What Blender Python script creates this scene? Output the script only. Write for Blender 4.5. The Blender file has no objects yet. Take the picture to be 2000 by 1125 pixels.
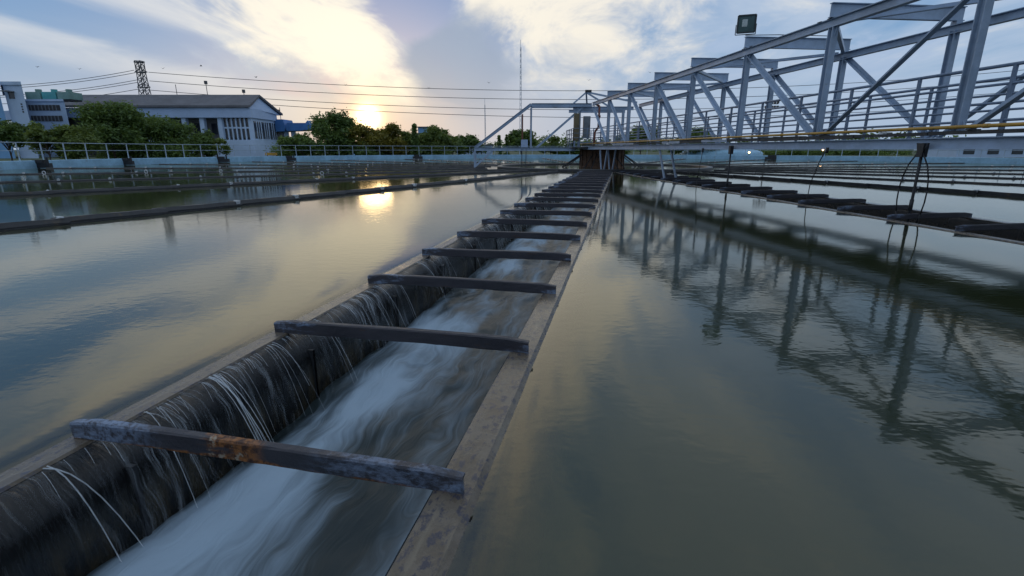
import bpy, math, random
import numpy as np
from mathutils import Vector, Matrix
R = math.radians
random.seed(7); RNG = np.random.default_rng(7)
scene = bpy.context.scene

# ------------------------------------------------------------------ camera
CAM_Z = 1.10
PITCH = R(15.43)
cam_d = bpy.data.cameras.new('camera'); cam = bpy.data.objects.new('camera', cam_d)
scene.collection.objects.link(cam)
cam_d.sensor_width = 36; cam_d.lens = 36 * 980 / 2000
cam_d.clip_start = 0.05; cam_d.clip_end = 6000
cam.location = (0, 0, CAM_Z); cam.rotation_euler = (R(90) - PITCH, 0, 0)
scene.camera = cam
scene.view_settings.view_transform = 'Standard'; scene.view_settings.look = 'None'
scene.view_settings.exposure = 0.50; scene.view_settings.gamma = 1.0
scene.view_settings.use_curve_mapping = False
try:
    scene.cycles.max_bounces = 4; scene.cycles.transparent_max_bounces = 12
    scene.cycles.caustics_reflective = False; scene.cycles.caustics_refractive = False
except Exception: pass

# direction / point seen along a sight line of the survey (picture 2000 x 1125)
def sight(px, py):
    x = (px - 1000) / 980; y = (562.5 - py) / 980
    return Vector((x, math.cos(PITCH) + y * math.sin(PITCH), -math.sin(PITCH) + y * math.cos(PITCH)))
def at(px, py, Y):
    d = sight(px, py); t = Y / d.y
    return Vector((d.x * t, Y, CAM_Z + d.z * t))

SUN_AZ, SUN_EL = R(-15.2), R(3.25)
SUN_DIR = Vector((math.sin(SUN_AZ) * math.cos(SUN_EL), math.cos(SUN_AZ) * math.cos(SUN_EL), math.sin(SUN_EL)))

# ------------------------------------------------------------------ node helper
class NT:
    def __init__(s, tree): s.t = tree; s.n = tree.nodes; s.l = tree.links
    def new(s, typ, **kw):
        n = s.n.new(typ)
        for k, v in kw.items(): setattr(n, k, v)
        return n
    def put(s, sock, v):
        if v is None: return
        if isinstance(v, bpy.types.NodeSocket): s.l.new(v, sock)
        elif isinstance(v, (tuple, list, Vector)):
            v = tuple(v)
            if sock.type == 'RGBA' and len(v) == 3: v = v + (1,)
            sock.default_value = v
        else: sock.default_value = v
    def math(s, op, a, b=None, c=None, clamp=False):
        n = s.new('ShaderNodeMath', operation=op, use_clamp=clamp)
        s.put(n.inputs[0], a); s.put(n.inputs[1], b)
        if c is not None: s.put(n.inputs[2], c)
        return n.outputs[0]
    def vmath(s, op, a, b=None, scale=None):
        n = s.new('ShaderNodeVectorMath', operation=op)
        s.put(n.inputs[0], a)
        if b is not None: s.put(n.inputs[1], b)
        if scale is not None: s.put(n.inputs['Scale'], scale)
        return n.outputs['Value'] if op in ('DOT_PRODUCT', 'LENGTH', 'DISTANCE') else n.outputs['Vector']
    def mix(s, f, a, b, blend='MIX'):
        n = s.new('ShaderNodeMix', data_type='RGBA', blend_type=blend)
        n.clamp_factor = True
        s.put(n.inputs[0], f); s.put(n.inputs[6], a); s.put(n.inputs[7], b)
        return n.outputs[2]
    def ramp(s, v, a, b, lo=0., hi=1.):
        n = s.new('ShaderNodeMapRange', interpolation_type='SMOOTHSTEP')
        s.put(n.inputs[0], v); n.inputs[1].default_value = a; n.inputs[2].default_value = b
        n.inputs[3].default_value = lo; n.inputs[4].default_value = hi
        return n.outputs[0]
    def noise(s, vec, scale=5, detail=4, rough=.5, dist=0.):
        n = s.new('ShaderNodeTexNoise'); s.put(n.inputs['Vector'], vec)
        n.inputs['Scale'].default_value = scale; n.inputs['Detail'].default_value = detail
        n.inputs['Roughness'].default_value = rough; n.inputs['Distortion'].default_value = dist
        return n.outputs['Fac']
    def mapping(s, vec, scale=(1, 1, 1), rot=(0, 0, 0), loc=(0, 0, 0)):
        n = s.new('ShaderNodeMapping'); s.put(n.inputs['Vector'], vec)
        n.inputs['Scale'].default_value = scale; n.inputs['Rotation'].default_value = rot
        n.inputs['Location'].default_value = loc
        return n.outputs[0]
    def coords(s, which='Object'): return s.new('ShaderNodeTexCoord').outputs[which]
    def bump(s, h, strength=.3, dist=.02):
        n = s.new('ShaderNodeBump'); s.put(n.inputs['Height'], h)
        n.inputs['Strength'].default_value = strength; n.inputs['Distance'].default_value = dist
        return n.outputs[0]

# ------------------------------------------------------------------ sky
world = bpy.data.worlds.new('World'); scene.world = world; world.use_nodes = True
world.cycles.sampling_method = 'NONE'
W = NT(world.node_tree); W.n.clear()
sky = W.new('ShaderNodeTexSky', sky_type='NISHITA')
sky.sun_disc = False; sky.sun_elevation = SUN_EL; sky.sun_rotation = SUN_AZ
sky.altitude = 0; sky.air_density = 1.2; sky.dust_density = 2.0; sky.ozone_density = 2.0
gen = W.coords('Generated')
d = W.vmath('NORMALIZE', gen)
sep = W.new('ShaderNodeSeparateXYZ'); W.put(sep.inputs[0], d)
dz = W.math('MAXIMUM', sep.outputs[2], 0.0)
# cloud deck: a plane overhead, wind streaks running away towards the sunset
inv = W.math('DIVIDE', 1.0, W.math('ADD', dz, 0.16))
plane = W.vmath('SCALE', d, scale=inv)
warp = W.new('ShaderNodeTexNoise'); W.put(warp.inputs['Vector'], W.mapping(plane, scale=(.55, .40, 0))); warp.inputs['Scale'].default_value = 1.3; warp.inputs['Detail'].default_value = 2
wv = W.vmath('SCALE', W.vmath('SUBTRACT', warp.outputs['Color'], (.5, .5, .5)), scale=1.1)
pl2 = W.vmath('ADD', plane, wv)
streak = W.noise(W.mapping(pl2, scale=(1.0, .30, 0), rot=(0, 0, R(-38))), 2.3, 5, .58)
puffs = W.noise(W.mapping(pl2, scale=(1, .8, 0), loc=(3.1, 1.7, 0)), 1.9, 6, .55)
def blob(px, py, k):
    v = sight(px, py).normalized()
    dt = W.vmath('DOT_PRODUCT', d, v)
    return W.math('EXPONENT', W.math('MULTIPLY_ADD', dt, k, -k))
def addup(*a):
    r = a[0]
    for b in a[1:]: r = W.math('ADD', r, b)
    return r
def mul(a, b): return W.math('MULTIPLY', a, b)
def sub5(x, k): return W.math('MULTIPLY_ADD', x, k, -.5 * k)
sund = W.vmath('DOT_PRODUCT', d, SUN_DIR)
sun2 = W.math('EXPONENT', W.math('MULTIPLY_ADD', sund, 80., -80.))
sun3 = W.math('EXPONENT', W.math('MULTIPLY_ADD', sund, 12., -12.))
amp = mul(W.ramp(dz, .01, .16), W.ramp(sep.outputs[0], -.15, .35, 1.0, .50))
streak = W.math('ADD', mul(W.math('SUBTRACT', streak, .5), amp), .5)
puffs = W.math('ADD', mul(W.math('SUBTRACT', puffs, .5), W.ramp(dz, .01, .14)), .5)
def band(a, b, w):
    n = sight(*a).normalized().cross(sight(*b).normalized()).normalized()
    q = W.math('DIVIDE', W.math('ADD', W.vmath('DOT_PRODUCT', d, n), sub5(puffs, w * 1.6)), w)
    e = W.math('EXPONENT', mul(mul(q, q), -1.0))
    return mul(e, W.ramp(sep.outputs[0], -.35, -.20, 1., 0.))
# bright bank rising from the sun, bright bank high on the right
litb = addup(mul(blob(745, 145, 700), .85), mul(blob(690, 100, 600), .75), mul(blob(630, 55, 500), .62), mul(blob(550, 15, 380), .45), mul(blob(800, 180, 1100), .6), mul(blob(720, 50, 700), .35),
             mul(blob(1090, 20, 120), .90), mul(blob(1260, 60, 130), .45),  mul(blob(930, 10, 500), .3), mul(blob(470, -200, 90), .95), mul(blob(-60, -230, 60), .75), mul(blob(1060, -200, 80), .90), mul(blob(760, -360, 24), .65))
darkb = addup(mul(blob(840, 110, 420), .95), mul(blob(930, 160, 260), 1.0), mul(blob(900, 60, 420), .3), mul(blob(1130, 150, 240), .45), mul(band((200, 40), (640, 175), .022), .45))
gap = addup(mul(blob(800, -20, 500), 1.4), mul(blob(120, 100, 160), .42), mul(blob(40, 10, 110), .60), mul(blob(300, 60, 260), .30), mul(blob(200, 170, 260), .25), mul(blob(330, 50, 300), .30), mul(blob(10, 190, 120), .30))
cum = addup(mul(blob(1430, 120, 420), .62), mul(blob(1700, 110, 260), .62))
warm = W.math('MINIMUM', W.math('ADD', mul(sun3, .35), mul(sun2, .50)), 1.0)
clear_col = W.mix(W.ramp(dz, 0.0, .40), (.21, .37, .57), (.045, .180, .450))
clear = W.mix(.2, clear_col, W.mix(1.0, sky.outputs[0], (.12, .12, .12), 'MULTIPLY'))
veil_c = W.mix(warm, (.36, .44, .56), (.56, .53, .48))
lit_c = W.mix(warm, (.68, .65, .59), (1.02, .90, .68))
dark_c = W.mix(warm, (.24, .31, .42), (.34, .36, .41))
high = W.ramp(dz, .30, .55)
veil = W.ramp(W.math('SUBTRACT', addup(sub5(streak, 3.4), sub5(puffs, .9), .60, mul(high, .30)), gap), .0, 1.0)
veil_c = W.mix(high, veil_c, (.34, .41, .50))
col = W.mix(veil, clear, veil_c)
fine = W.noise(W.mapping(pl2, scale=(1.6, .7, 0), loc=(1, 5, 0)), 4.2, 4, .62)
bank = W.ramp(W.math('SUBTRACT', addup(litb, sub5(streak, 2.6), sub5(puffs, 1.5), mul(sub5(fine, 1.7), W.ramp(dz, .02, .14))), addup(mul(gap, .8), mul(darkb, .45))), .10, 1.25)
cir = W.ramp(addup(mul(band((0, 60), (520, 195), .026), .85), mul(band((180, -20), (640, 110), .028), .75), mul(band((-80, 160), (420, 215), .018), .45), sub5(streak, 1.3), sub5(puffs, .9)), .16, 1.0, 0, .75)
col = W.mix(cir, col, W.mix(warm, (.60, .61, .62), (.78, .71, .58)))
col = W.mix(bank, col, lit_c)
dk = W.ramp(addup(darkb, mul(gap, -1.2), sub5(puffs, 1.5), sub5(streak, -.5)),   .30, 1.0, 0, .85)
col = W.mix(dk, col, dark_c)
cm = W.ramp(addup(cum, sub5(puffs, 2.2)), .42, .54, 0, .6)
col = W.mix(cm, col, (.30, .39, .54))
# hazy band low over the horizon, warm towards the sunset
hb = W.ramp(dz, .0, .19, 1, 0)
col = W.mix(mul(hb, .62), col, W.mix(W.math('MINIMUM', W.math('ADD', mul(sun3, .60), mul(sun2, .6)), 1.0), (.30, .38, .50), (.66, .52, .37)))
def addc(c, f, k):
    n = W.new('ShaderNodeMix', data_type='RGBA', blend_type='ADD'); n.clamp_result = False
    W.put(n.inputs[0], 1.0); W.put(n.inputs[6], c)
    W.put(n.inputs[7], W.vmath('SCALE', k, scale=f)); return n.outputs[2]
col = addc(col, W.math('EXPONENT', W.math('MULTIPLY_ADD', sund, 1100., -1100.)), (.45, .20, .0))
col = addc(col, W.math('EXPONENT', W.math('MULTIPLY_ADD', sund, 7000., -7000.)), (4.0, 3.0, 1.4))
bg = W.new('ShaderNodeBackground'); W.put(bg.inputs[0], col); bg.inputs[1].default_value = 0.92
wo = W.new('ShaderNodeOutputWorld'); W.l.new(bg.outputs[0], wo.inputs[0])

sun_d = bpy.data.lights.new('sun', 'SUN'); sun = bpy.data.objects.new('sun', sun_d)
scene.collection.objects.link(sun)
sun_d.energy = 0.03; sun_d.angle = R(5.0); sun_d.color = (1.0, .66, .32)
sun.rotation_euler = SUN_DIR.to_track_quat('Z', 'Y').to_euler()

# ------------------------------------------------------------------ materials
MATS = {}
def newmat(name):
    m = bpy.data.materials.new(name); m.use_nodes = True
    t = NT(m.node_tree); t.n.clear()
    t.out = t.new('ShaderNodeOutputMaterial'); MATS[name] = m
    return m, t
def principled(t, color, rough=.6, metal=0., normal=None, ior=None, coat=None):
    p = t.new('ShaderNodeBsdfPrincipled')
    t.put(p.inputs['Base Color'], color); t.put(p.inputs['Roughness'], rough); t.put(p.inputs['Metallic'], metal)
    if normal is not None: t.put(p.inputs['Normal'], normal)
    if ior: p.inputs['IOR'].default_value = ior
    if coat: p.inputs['Coat Weight'].default_value = coat; p.inputs['Coat Roughness'].default_value = .12
    return p.outputs[0]
def simple(name, c, rough=.6, metal=0., var=.25, scale=3., bump=0., dirt=None, dirt_lo=.55, world=True):
    m, t = newmat(name)
    co = t.coords('Object')
    if world:
        co = t.new('ShaderNodeNewGeometry').outputs['Position']
    n1 = t.noise(co, scale, 5, .6); n2 = t.noise(co, scale * 6.3, 4, .6)
    dark = tuple(x * (1 - var) for x in c); lite = tuple(min(1, x * (1 + var)) for x in c)
    col = t.mix(t.ramp(t.math('ADD', t.math('MULTIPLY', n1, .65), t.math('MULTIPLY', n2, .35)), .3, .7), dark, lite)
    if dirt:
        n3 = t.noise(t.mapping(co, loc=(7, 3, 1)), scale * 2.1, 6, .65)
        col = t.mix(t.ramp(n3, dirt_lo, dirt_lo + .14), col, dirt)
    nm = t.bump(n2, bump, .02) if bump else None
    t.l.new(principled(t, col, rough, metal, nm), t.out.inputs[0])
    return m
def M(n): return MATS[n]

def sel_water():
    m, t = newmat('tank_water')
    pos = t.new('ShaderNodeNewGeometry').outputs['Position']
    att = t.new('ShaderNodeAttribute', attribute_name='lip').outputs['Fac']
    r1 = t.noise(t.mapping(pos, scale=(1, 1.6, 1), rot=(0, 0, R(6))), 7.0, 2, .55, .3)
    r2 = t.noise(pos, 1.3, 1, .5)
    r3 = t.noise(t.mapping(pos, scale=(1, 1.5, 1)), 26., 1, .5)
    # patches of calm and of ripple
    calm = t.ramp(t.noise(t.mapping(pos, loc=(4, 9, 0)), .09, 1, .5), .36, .64, .25, 1.0)
    hgt = t.math('ADD', t.math('MULTIPLY', t.math('ADD', t.math('MULTIPLY', r1, .9), t.math('MULTIPLY', r3, .14)), calm), t.math('MULTIPLY', r2, .9))
    nm = t.bump(hgt, .13, .010)
    cl = t.noise(pos, .35, 2, .6)
    body = t.new('ShaderNodeBsdfDiffuse')
    t.put(body.inputs[0], t.mix(cl, (.013, .019, .006), (.026, .033, .012)))
    tr = t.new('ShaderNodeBsdfTransparent'); t.put(tr.inputs[0], (.78, .80, .70))
    alpha = t.ramp(att, .0, .32, .04, 1.0)
    mb = t.new('ShaderNodeMixShader'); t.put(mb.inputs[0], alpha)
    t.l.new(tr.outputs[0], mb.inputs[1]); t.l.new(body.outputs[0], mb.inputs[2])
    gl = t.new('ShaderNodeBsdfGlossy'); t.put(gl.inputs['Color'], (.97, .95, .86)); t.put(gl.inputs['Roughness'], .06)
    t.l.new(nm, gl.inputs['Normal'])
    fr = t.new('ShaderNodeFresnel'); fr.inputs[0].default_value = 1.72; t.l.new(nm, fr.inputs['Normal'])
    mx = t.new('ShaderNodeMixShader'); t.l.new(fr.outputs[0], mx.inputs[0])
    t.l.new(mb.outputs[0], mx.inputs[1]); t.l.new(gl.outputs[0], mx.inputs[2])
    t.l.new(mx.outputs[0], t.out.inputs[0])
sel_water()

def mat_flow():
    m, t = newmat('rushing_water')
    co = t.coords('Object')
    att = t.new('ShaderNodeAttribute', attribute_name='foam').outputs['Fac']
    w = t.noise(t.mapping(co, scale=(1.4, 2.5, 1)), 1.3, 2, .5)
    wv = t.vmath('SCALE', (0.3, .45, 0), scale=t.math('SUBTRACT', w, .5))
    c2 = t.vmath('ADD', co, wv)
    s1 = t.noise(t.mapping(c2, scale=(.9, 8, 1)), 1.5, 3, .55)
    s2 = t.noise(t.mapping(c2, scale=(2, 30, 1)), 1.5, 3, .6)
    f = t.math('ADD', att, t.math('ADD', t.math('MULTIPLY', t.math('SUBTRACT', s1, .5), .75), t.math('MULTIPLY', t.math('SUBTRACT', s2, .5), .35)))
    f = t.ramp(f, .12, 1.0)
    col = t.mix(f, (.022, .034, .037), (.32, .42, .52))
    rough = t.math('MULTIPLY_ADD', f, .30, .38)
    nm = t.bump(t.math('ADD', s1, t.math('MULTIPLY', s2, .4)), .35, .03)
    t.l.new(principled(t, col, rough, 0, nm, 1.33), t.out.inputs[0])
mat_flow()

def mat_thread():
    m, t = newmat('falling_water')
    p = principled(t, (.80, .86, .92), .12, 0, None, 1.33)
    tr = t.new('ShaderNodeBsdfTransparent')
    mx = t.new('ShaderNodeMixShader'); mx.inputs[0].default_value = .38
    t.l.new(tr.outputs[0], mx.inputs[1]); t.l.new(p, mx.inputs[2]); t.l.new(mx.outputs[0], t.out.inputs[0])
    m, t = newmat('water_veil')
    co = t.coords('Object')
    att = t.new('ShaderNodeAttribute', attribute_name='veil').outputs['Fac']
    wob = t.math('MULTIPLY', t.math('SUBTRACT', t.noise(co, 4, 2, .5), .5), .10)
    cc = t.vmath('ADD', co, t.vmath('SCALE', (1, 0, 0), scale=wob))
    s1 = t.noise(t.mapping(cc, scale=(1, .03, .06)), 34, 4, .7)
    s2 = t.noise(t.mapping(cc, scale=(1, .03, .03)), 120, 3, .6)
    f = t.math('ADD', t.math('MULTIPLY', s1, .7), t.math('MULTIPLY', s2, .3))
    a = t.math('MULTIPLY', t.ramp(f, .49, .74), att)
    p = principled(t, (.62, .68, .74), .18, 0, None, 1.33)
    tr = t.new('ShaderNodeBsdfTransparent')
    mx = t.new('ShaderNodeMixShader'); t.put(mx.inputs[0], a)
    t.l.new(tr.outputs[0], mx.inputs[1]); t.l.new(p, mx.inputs[2]); t.l.new(mx.outputs[0], t.out.inputs[0])
mat_thread()

def mat_wetwall():
    m, t = newmat('wet_wall')
    co = t.coords('Object')
    s1 = t.noise(t.mapping(co, scale=(1, .08, .10)), 30, 5, .65)
    s2 = t.noise(t.mapping(co, scale=(1, .3, .35)), 9, 5, .65)
    s3 = t.noise(t.mapping(co, scale=(1, .05, .05)), 95, 3, .6)
    spz = t.new('ShaderNodeSeparateXYZ'); t.put(spz.inputs[0], co)
    deep = t.ramp(t.math('ADD', spz.outputs[2], t.math('MULTIPLY', t.math('SUBTRACT', s2, .5), .25)), -.12, -.28)
    col = t.mix(t.math('MULTIPLY', deep, t.ramp(s2, .40, .66)), (.009, .010, .011), (.050, .040, .024))
    col = t.mix(t.math('MULTIPLY', deep, t.ramp(s1, .58, .78)), col, (.070, .060, .040))
    nm = t.bump(t.math('ADD', s1, t.math('MULTIPLY', s3, .5)), .6, .02)
    t.l.new(principled(t, col, t.ramp(s2, .3, .7, .10, .30), 0, nm, 1.45), t.out.inputs[0])
    m, t = newmat('wet_lip')
    co = t.coords('Object')
    a = t.noise(co, 5, 6, .7); b = t.noise(t.mapping(co, scale=(.7, 1, 1)), 34, 5, .7); c = t.noise(t.mapping(co, scale=(.25, 2.2, 1)), 9, 4, .6)
    col = t.mix(t.ramp(a, .35, .65), (.105, .082, .058), (.165, .138, .108))
    col = t.mix(t.ramp(b, .50, .62), col, (.055, .052, .066))
    col = t.mix(t.math('MULTIPLY', t.ramp(c, .52, .72), .7), col, (.20, .17, .125))
    nm = t.bump(b, .35, .008)
    t.l.new(principled(t, col, t.ramp(a, .3, .7, .16, .40), 0, nm, 1.4), t.out.inputs[0])
mat_wetwall()

def mat_bar(name, rust):
    m, t = newmat(name)
    co = t.coords('Object')
    oi = t.new('ShaderNodeObjectInfo').outputs['Random']
    cs = t.vmath('ADD', co, t.vmath('SCALE', (13., 7., 3.), scale=oi))
    sp = t.new('ShaderNodeSeparateXYZ'); t.put(sp.inputs[0], co)
    ay = t.math('ABSOLUTE', sp.outputs[1])
    n1 = t.noise(t.mapping(cs, scale=(1, .5, 1)), 6, 6, .65); n2 = t.noise(cs, 38, 5, .7); n3 = t.noise(t.mapping(cs, scale=(1, .45, 2.)), 11, 6, .7)
    col = t.mix(n1, (.026, .026, .032), (.066, .062, .074))
    e = t.math('ADD', t.ramp(t.math('ADD', ay, t.math('MULTIPLY', sp.outputs[2], t.math('MULTIPLY', t.math('SIGN', sp.outputs[1]), -2.2))), .30, .78, 0, .34), t.math('MULTIPLY', n3, .75))
    chalk = t.ramp(e, .60 if rust else .66, .78)
    chalk = t.math('MULTIPLY', chalk, t.ramp(n2, .32, .55))
    col = t.mix(chalk, col, (.20, .26, .37))
    if rust:
        wy = t.math('ADD', sp.outputs[1], t.math('MULTIPLY', t.math('SUBTRACT', n3, .5), .22))
        ch = t.math('MULTIPLY', t.ramp(t.math('ABSOLUTE', t.math('SUBTRACT', wy, .52)), .10, .34, 1, 0), t.ramp(t.noise(t.mapping(cs, scale=(1, .6, 1.4)), 24, 6, .75), .40, .62))
        ch2 = t.math('MULTIPLY', t.ramp(t.math('ABSOLUTE', t.math('ADD', wy, .62)), .08, .26, 1, 0), t.ramp(n2, .36, .60))
        col = t.mix(t.math('MULTIPLY', t.math('MAXIMUM', ch, ch2), .55), col, (.25, .32, .45))
        g = t.math('SUBTRACT', 1.0, t.math('MULTIPLY', t.math('ABSOLUTE', t.math('ADD', wy, .06)), 4.2), clamp=True)
        low = t.math('ADD', t.ramp(sp.outputs[2], .0, .035, .26, 0), t.ramp(t.math('ABSOLUTE', t.math('ADD', wy, .40)), .0, .3, .12, 0))
        rs = t.math('ADD', t.math('MULTIPLY', g, .42), t.math('ADD', t.math('MULTIPLY', n3, .55), low))
        rm = t.ramp(rs, .46, .58)
        rc = t.mix(t.ramp(n2, .38, .62), (.045, .016, .008), (.30, .115, .030))
        rc = t.mix(t.ramp(t.noise(cs, 17, 4, .7), .58, .66), rc, (.33, .27, .20))
        col = t.mix(rm, col, rc)
    else:
        col = t.mix(t.math('MULTIPLY', t.ramp(n3, .60, .70), .7), col, (.085, .045, .026))
    nm = t.bump(t.math('ADD', n2, n3), .5, .01)
    t.l.new(principled(t, col, t.ramp(n1, .3, .7, .38, .62), .15, nm), t.out.inputs[0])
mat_bar('bar_steel', False); mat_bar('bar_rusty', True)

simple('blue_steel', (.30, .385, .505), .42, .0, .20, 1.3, .15, (.17, .12, .09), .66)
simple('rail_steel', (.175, .235, .335), .45, .0, .18, 2., .1)
simple('far_rail', (.36, .44, .52), .5, 0, .15, 2.)
simple('yellow_pipe', (.43, .24, .035), .45, 0, .22, 2.5, .15, (.16, .09, .04), .62)
simple('grating', (.055, .058, .062), .7, .2, .35, 8., .2, (.10, .06, .035), .58)
simple('rust_brown', (.115, .062, .036), .75, 0, .45, 2.2, .4, (.035, .024, .018), .52)
simple('dark_iron', (.028, .030, .034), .6, .2, .3, 4., .3, (.06, .038, .022), .62)
simple('ring_iron', (.032, .033, .036), .45, .1, .35, 2., .3, (.075, .055, .036), .58)
simple('red_paint', (.16, .045, .03), .55, 0, .3, 4.)
simple('cabinet_yellow', (.17, .135, .075), .6, 0, .2, 3.)
simple('cabinet_grey', (.17, .19, .21), .6, 0, .2, 3.)
simple('tank_blue', (.27, .47, .62), .6, 0, .22, .8, .1, (.22, .22, .22), .62)
simple('concrete', (.30, .30, .29), .8, 0, .2, .6, .2)
simple('paving', (.42, .40, .37), .85, 0, .15, .3)
simple('grass_ground', (.055, .075, .028), .95, 0, .35, .25, .3, (.09, .075, .05), .60)
simple('white_wall', (.43, .54, .70), .7, 0, .10, .25)
simple('blue_wall', (.16, .33, .55), .7, 0, .12, .25)
simple('fascia', (.36, .47, .66), .6, 0, .10, .3)
simple('roof_grey', (.12, .12, .135), .8, 0, .25, .4)
simple('roof_blue', (.055, .17, .42), .6, 0, .15, .6)
simple('bay_wall', (.15, .145, .145), .8, 0, .2, .5)
simple('window_dark', (.030, .036, .045), .12, 0, .3, .6)
simple('louvre', (.055, .052, .055), .6, 0, .3, 1.)
simple('aluminium', (.42, .46, .52), .4, .2, .1, 1.)
simple('unit_green', (.16, .27, .24), .6, 0, .2, .8)
simple('unit_teal', (.07, .30, .30), .6, 0, .2, .8)
simple('mast_steel', (.075, .08, .09), .6, .2, .2, 1.)
simple('wire', (.05, .055, .065), .6, 0, .1, 1.)
simple('bark', (.075, .055, .038), .9, 0, .3, 5., .4)
simple('black_rubber', (.012, .012, .014), .5, 0, .2, 5.)
simple('lamp_body', (.045, .055, .060), .45, .3, .2, 5.)
simple('lamp_glass', (.10, .16, .17), .08, .2, .15, 5.)
simple('reflector', (.55, .60, .62), .2, .8, .1, 5.)
simple('float_white', (.55, .58, .60), .6, 0, .2, 6.)
simple('bird_grey', (.03, .03, .03), .8, 0, .1, 6.)
def mat_emit(name, c, s):
    m, t = newmat(name)
    e = t.new('ShaderNodeEmission'); t.put(e.inputs[0], c); e.inputs[1].default_value = s
    t.l.new(e.outputs[0], t.out.inputs[0])
mat_emit('lamp_glow', (1.0, .55, .22), 9.0)
def mat_leaf(name, a, b):
    m, t = newmat(name)
    v = t.new('ShaderNodeAttribute', attribute_name='tint').outputs['Fac']
    col = t.mix(v, a, b)
    di = t.new('ShaderNodeBsdfDiffuse'); t.put(di.inputs[0], col)
    trn = t.new('ShaderNodeBsdfTranslucent'); t.put(trn.inputs[0], t.mix(.5, col, (.16, .17, .02)))
    gl = t.new('ShaderNodeBsdfGlossy'); t.put(gl.inputs['Color'], (.5, .55, .5)); t.put(gl.inputs['Roughness'], .45)
    m1 = t.new('ShaderNodeMixShader'); m1.inputs[0].default_value = .42
    t.l.new(di.outputs[0], m1.inputs[1]); t.l.new(trn.outputs[0], m1.inputs[2])
    m2 = t.new('ShaderNodeMixShader'); m2.inputs[0].default_value = .06
    t.l.new(m1.outputs[0], m2.inputs[1]); t.l.new(gl.outputs[0], m2.inputs[2])
    t.l.new(m2.outputs[0], t.out.inputs[0])
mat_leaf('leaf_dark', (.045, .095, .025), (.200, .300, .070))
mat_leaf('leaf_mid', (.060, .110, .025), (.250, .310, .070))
mat_leaf('leaf_backlit', (.100, .100, .016), (.380, .300, .040))  # golden glow of the low sun put into the leaf colours

# ------------------------------------------------------------------ object helpers
COL = scene.collection
def mesh_of(name, verts, faces, mat=None, smooth=False):
    me = bpy.data.meshes.new(name); me.from_pydata([tuple(v) for v in verts], [], [tuple(f) for f in faces])
    if mat: me.materials.append(M(mat))
    if smooth:
        me.polygons.foreach_set('use_smooth', [True] * len(me.polygons))
    me.update(); return me
def link(name, me, parent=None, loc=None, rotz=0.):
    o = bpy.data.objects.new(name, me); COL.objects.link(o)
    if parent is not None: o.parent = parent
    if loc is not None: o.location = loc
    if rotz: o.rotation_euler = (0, 0, rotz)
    return o
def tag(o, label=None, cat=None, group=None, kind=None):
    if label: o['label'] = label
    if cat: o['category'] = cat
    if group: o['group'] = group
    if kind: o['kind'] = kind
    return o
def thing(name, label, cat, loc=(0, 0, 0), rotz=0., group=None):
    o = link(name, None, None, loc, rotz); o.empty_display_size = .1
    return tag(o, label, cat, group)
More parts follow.
